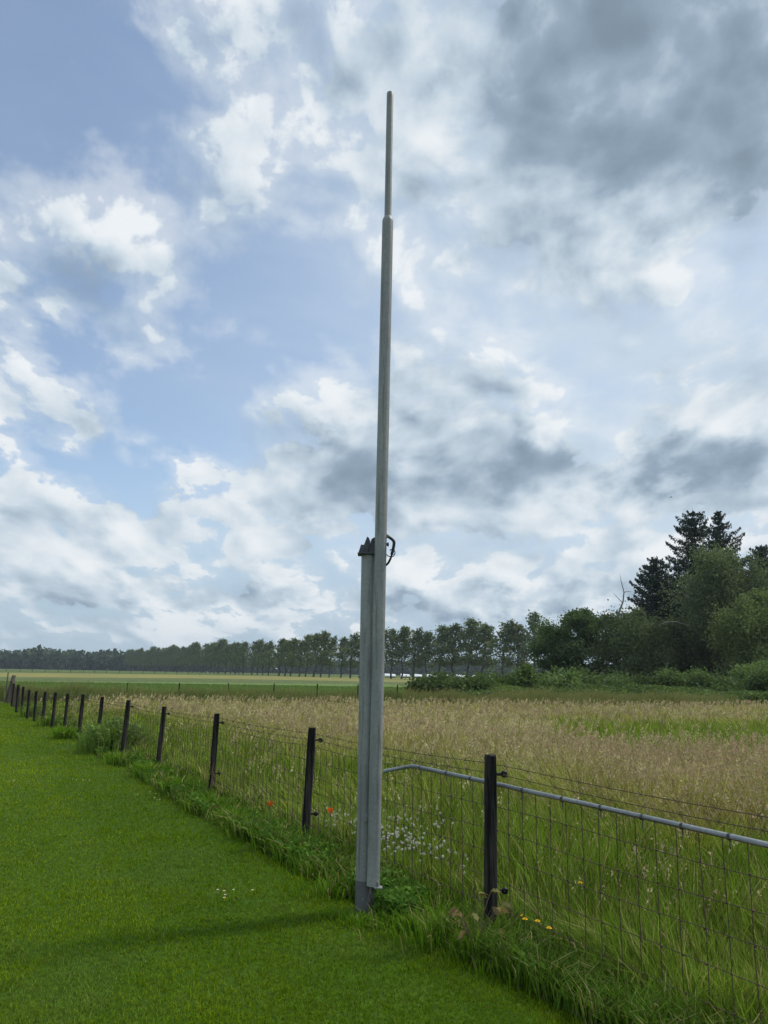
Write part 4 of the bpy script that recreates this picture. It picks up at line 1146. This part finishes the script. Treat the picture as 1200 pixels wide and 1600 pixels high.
    for px, py, lab in ((907, 1380, "yellow flower alone above the netting right of the nearest post"), (820.5, 1437, "yellow flower nearest the foot of the nearest post"), (840, 1440, "middle one of three yellow flowers in a row behind the netting"), (858, 1451, "lowest yellow flower of the row of three"), (815, 1431.5, "small half closed yellow flower above its neighbour by the nearest post")):
        p = ground(px, py, .30); root = empty("hawkbit_flower", (p[0], p[1], 0), lab, "flower")
        bm = bmesh.new()
        sz = .5 if px == 815 else 1
        for ring, (R_, n, up) in enumerate(((.017, 18, .002), (.012, 14, .006), (.006, 8, .009))):
            for i in range(n):
                a = 2 * math.pi * i / n + ring * .2; w = .0022
                c, s = math.cos(a), math.sin(a)
                v = [bm.verts.new(((x * c - y * s) * sz, (x * s + y * c) * sz, .30 + z)) for x, y, z in ((.001, 0, 0), (R_ * .6, -w, up), (R_, 0, up + .002), (R_ * .6, w, up))]
                bm.faces.new(v)
        bm_obj("petals", bm, ym, root)
        bm = bmesh.new(); bm_tube(bm, [(.01, 0, -.02), (.006, 0, .15), (0, 0, .297)], .0016, 5); bm_obj("stem", bm, stem, root)
flowers()

# a bird far off above the trees
def bird():
    p = at(1048, 777, 120); bm = bmesh.new()
    prof = [(-.16, .012), (-.12, .03), (-.04, .055), (.05, .05), (.11, .032), (.15, .03), (.185, .012), (.21, .003)]
    bm_tube(bm, [(x, 0, .02 * math.sin(x * 6)) for x, _ in prof], [r for _, r in prof], 10)
    for sgn in (-1, 1):
        out = [(.06, .03, .02), (.08, .20, .10), (.03, .38, .09), (-.06, .42, .08), (-.05, .22, .09), (-.06, .03, .02)]
        a = [bm.verts.new((x, y * sgn, z)) for x, y, z in out]; b = [bm.verts.new((x, y * sgn, z - .012)) for x, y, z in out]
        bm.faces.new(a); bm.faces.new(b[::-1])
        for i in range(6): bm.faces.new((a[i], a[(i + 1) % 6], b[(i + 1) % 6], b[i]))
    a = [bm.verts.new(v) for v in ((-.14, .02, 0), (-.26, .06, 0), (-.26, -.06, 0), (-.14, -.02, 0))]; bm.faces.new(a)
    o = bm_obj("bird", bm, M['feather']); o.location = p; o.rotation_euler = (0, .1, .4); tag(o, "small dark bird flying above the dark trees", "bird")
bird()

# ------------------------------------------------------------------ the air between
def haze():
    bm = bmesh.new(); bm_box(bm, (0, 1500, 16.5), (8600, 9400, 35))
    mt = bpy.data.materials.new("air"); mt.use_nodes = True; T = NT(mt.node_tree); T.n.clear()
    v = T.n.new('ShaderNodeVolumePrincipled'); v.inputs['Color'].default_value = (.78, .90, 1.0, 1)
    v.inputs['Density'].default_value = .00018; v.inputs['Anisotropy'].default_value = .2
    out = T.n.new('ShaderNodeOutputMaterial'); T.l.new(v.outputs[0], out.inputs['Volume'])
    o = bm_obj("haze", bm, mt); o["kind"] = "stuff"
haze()
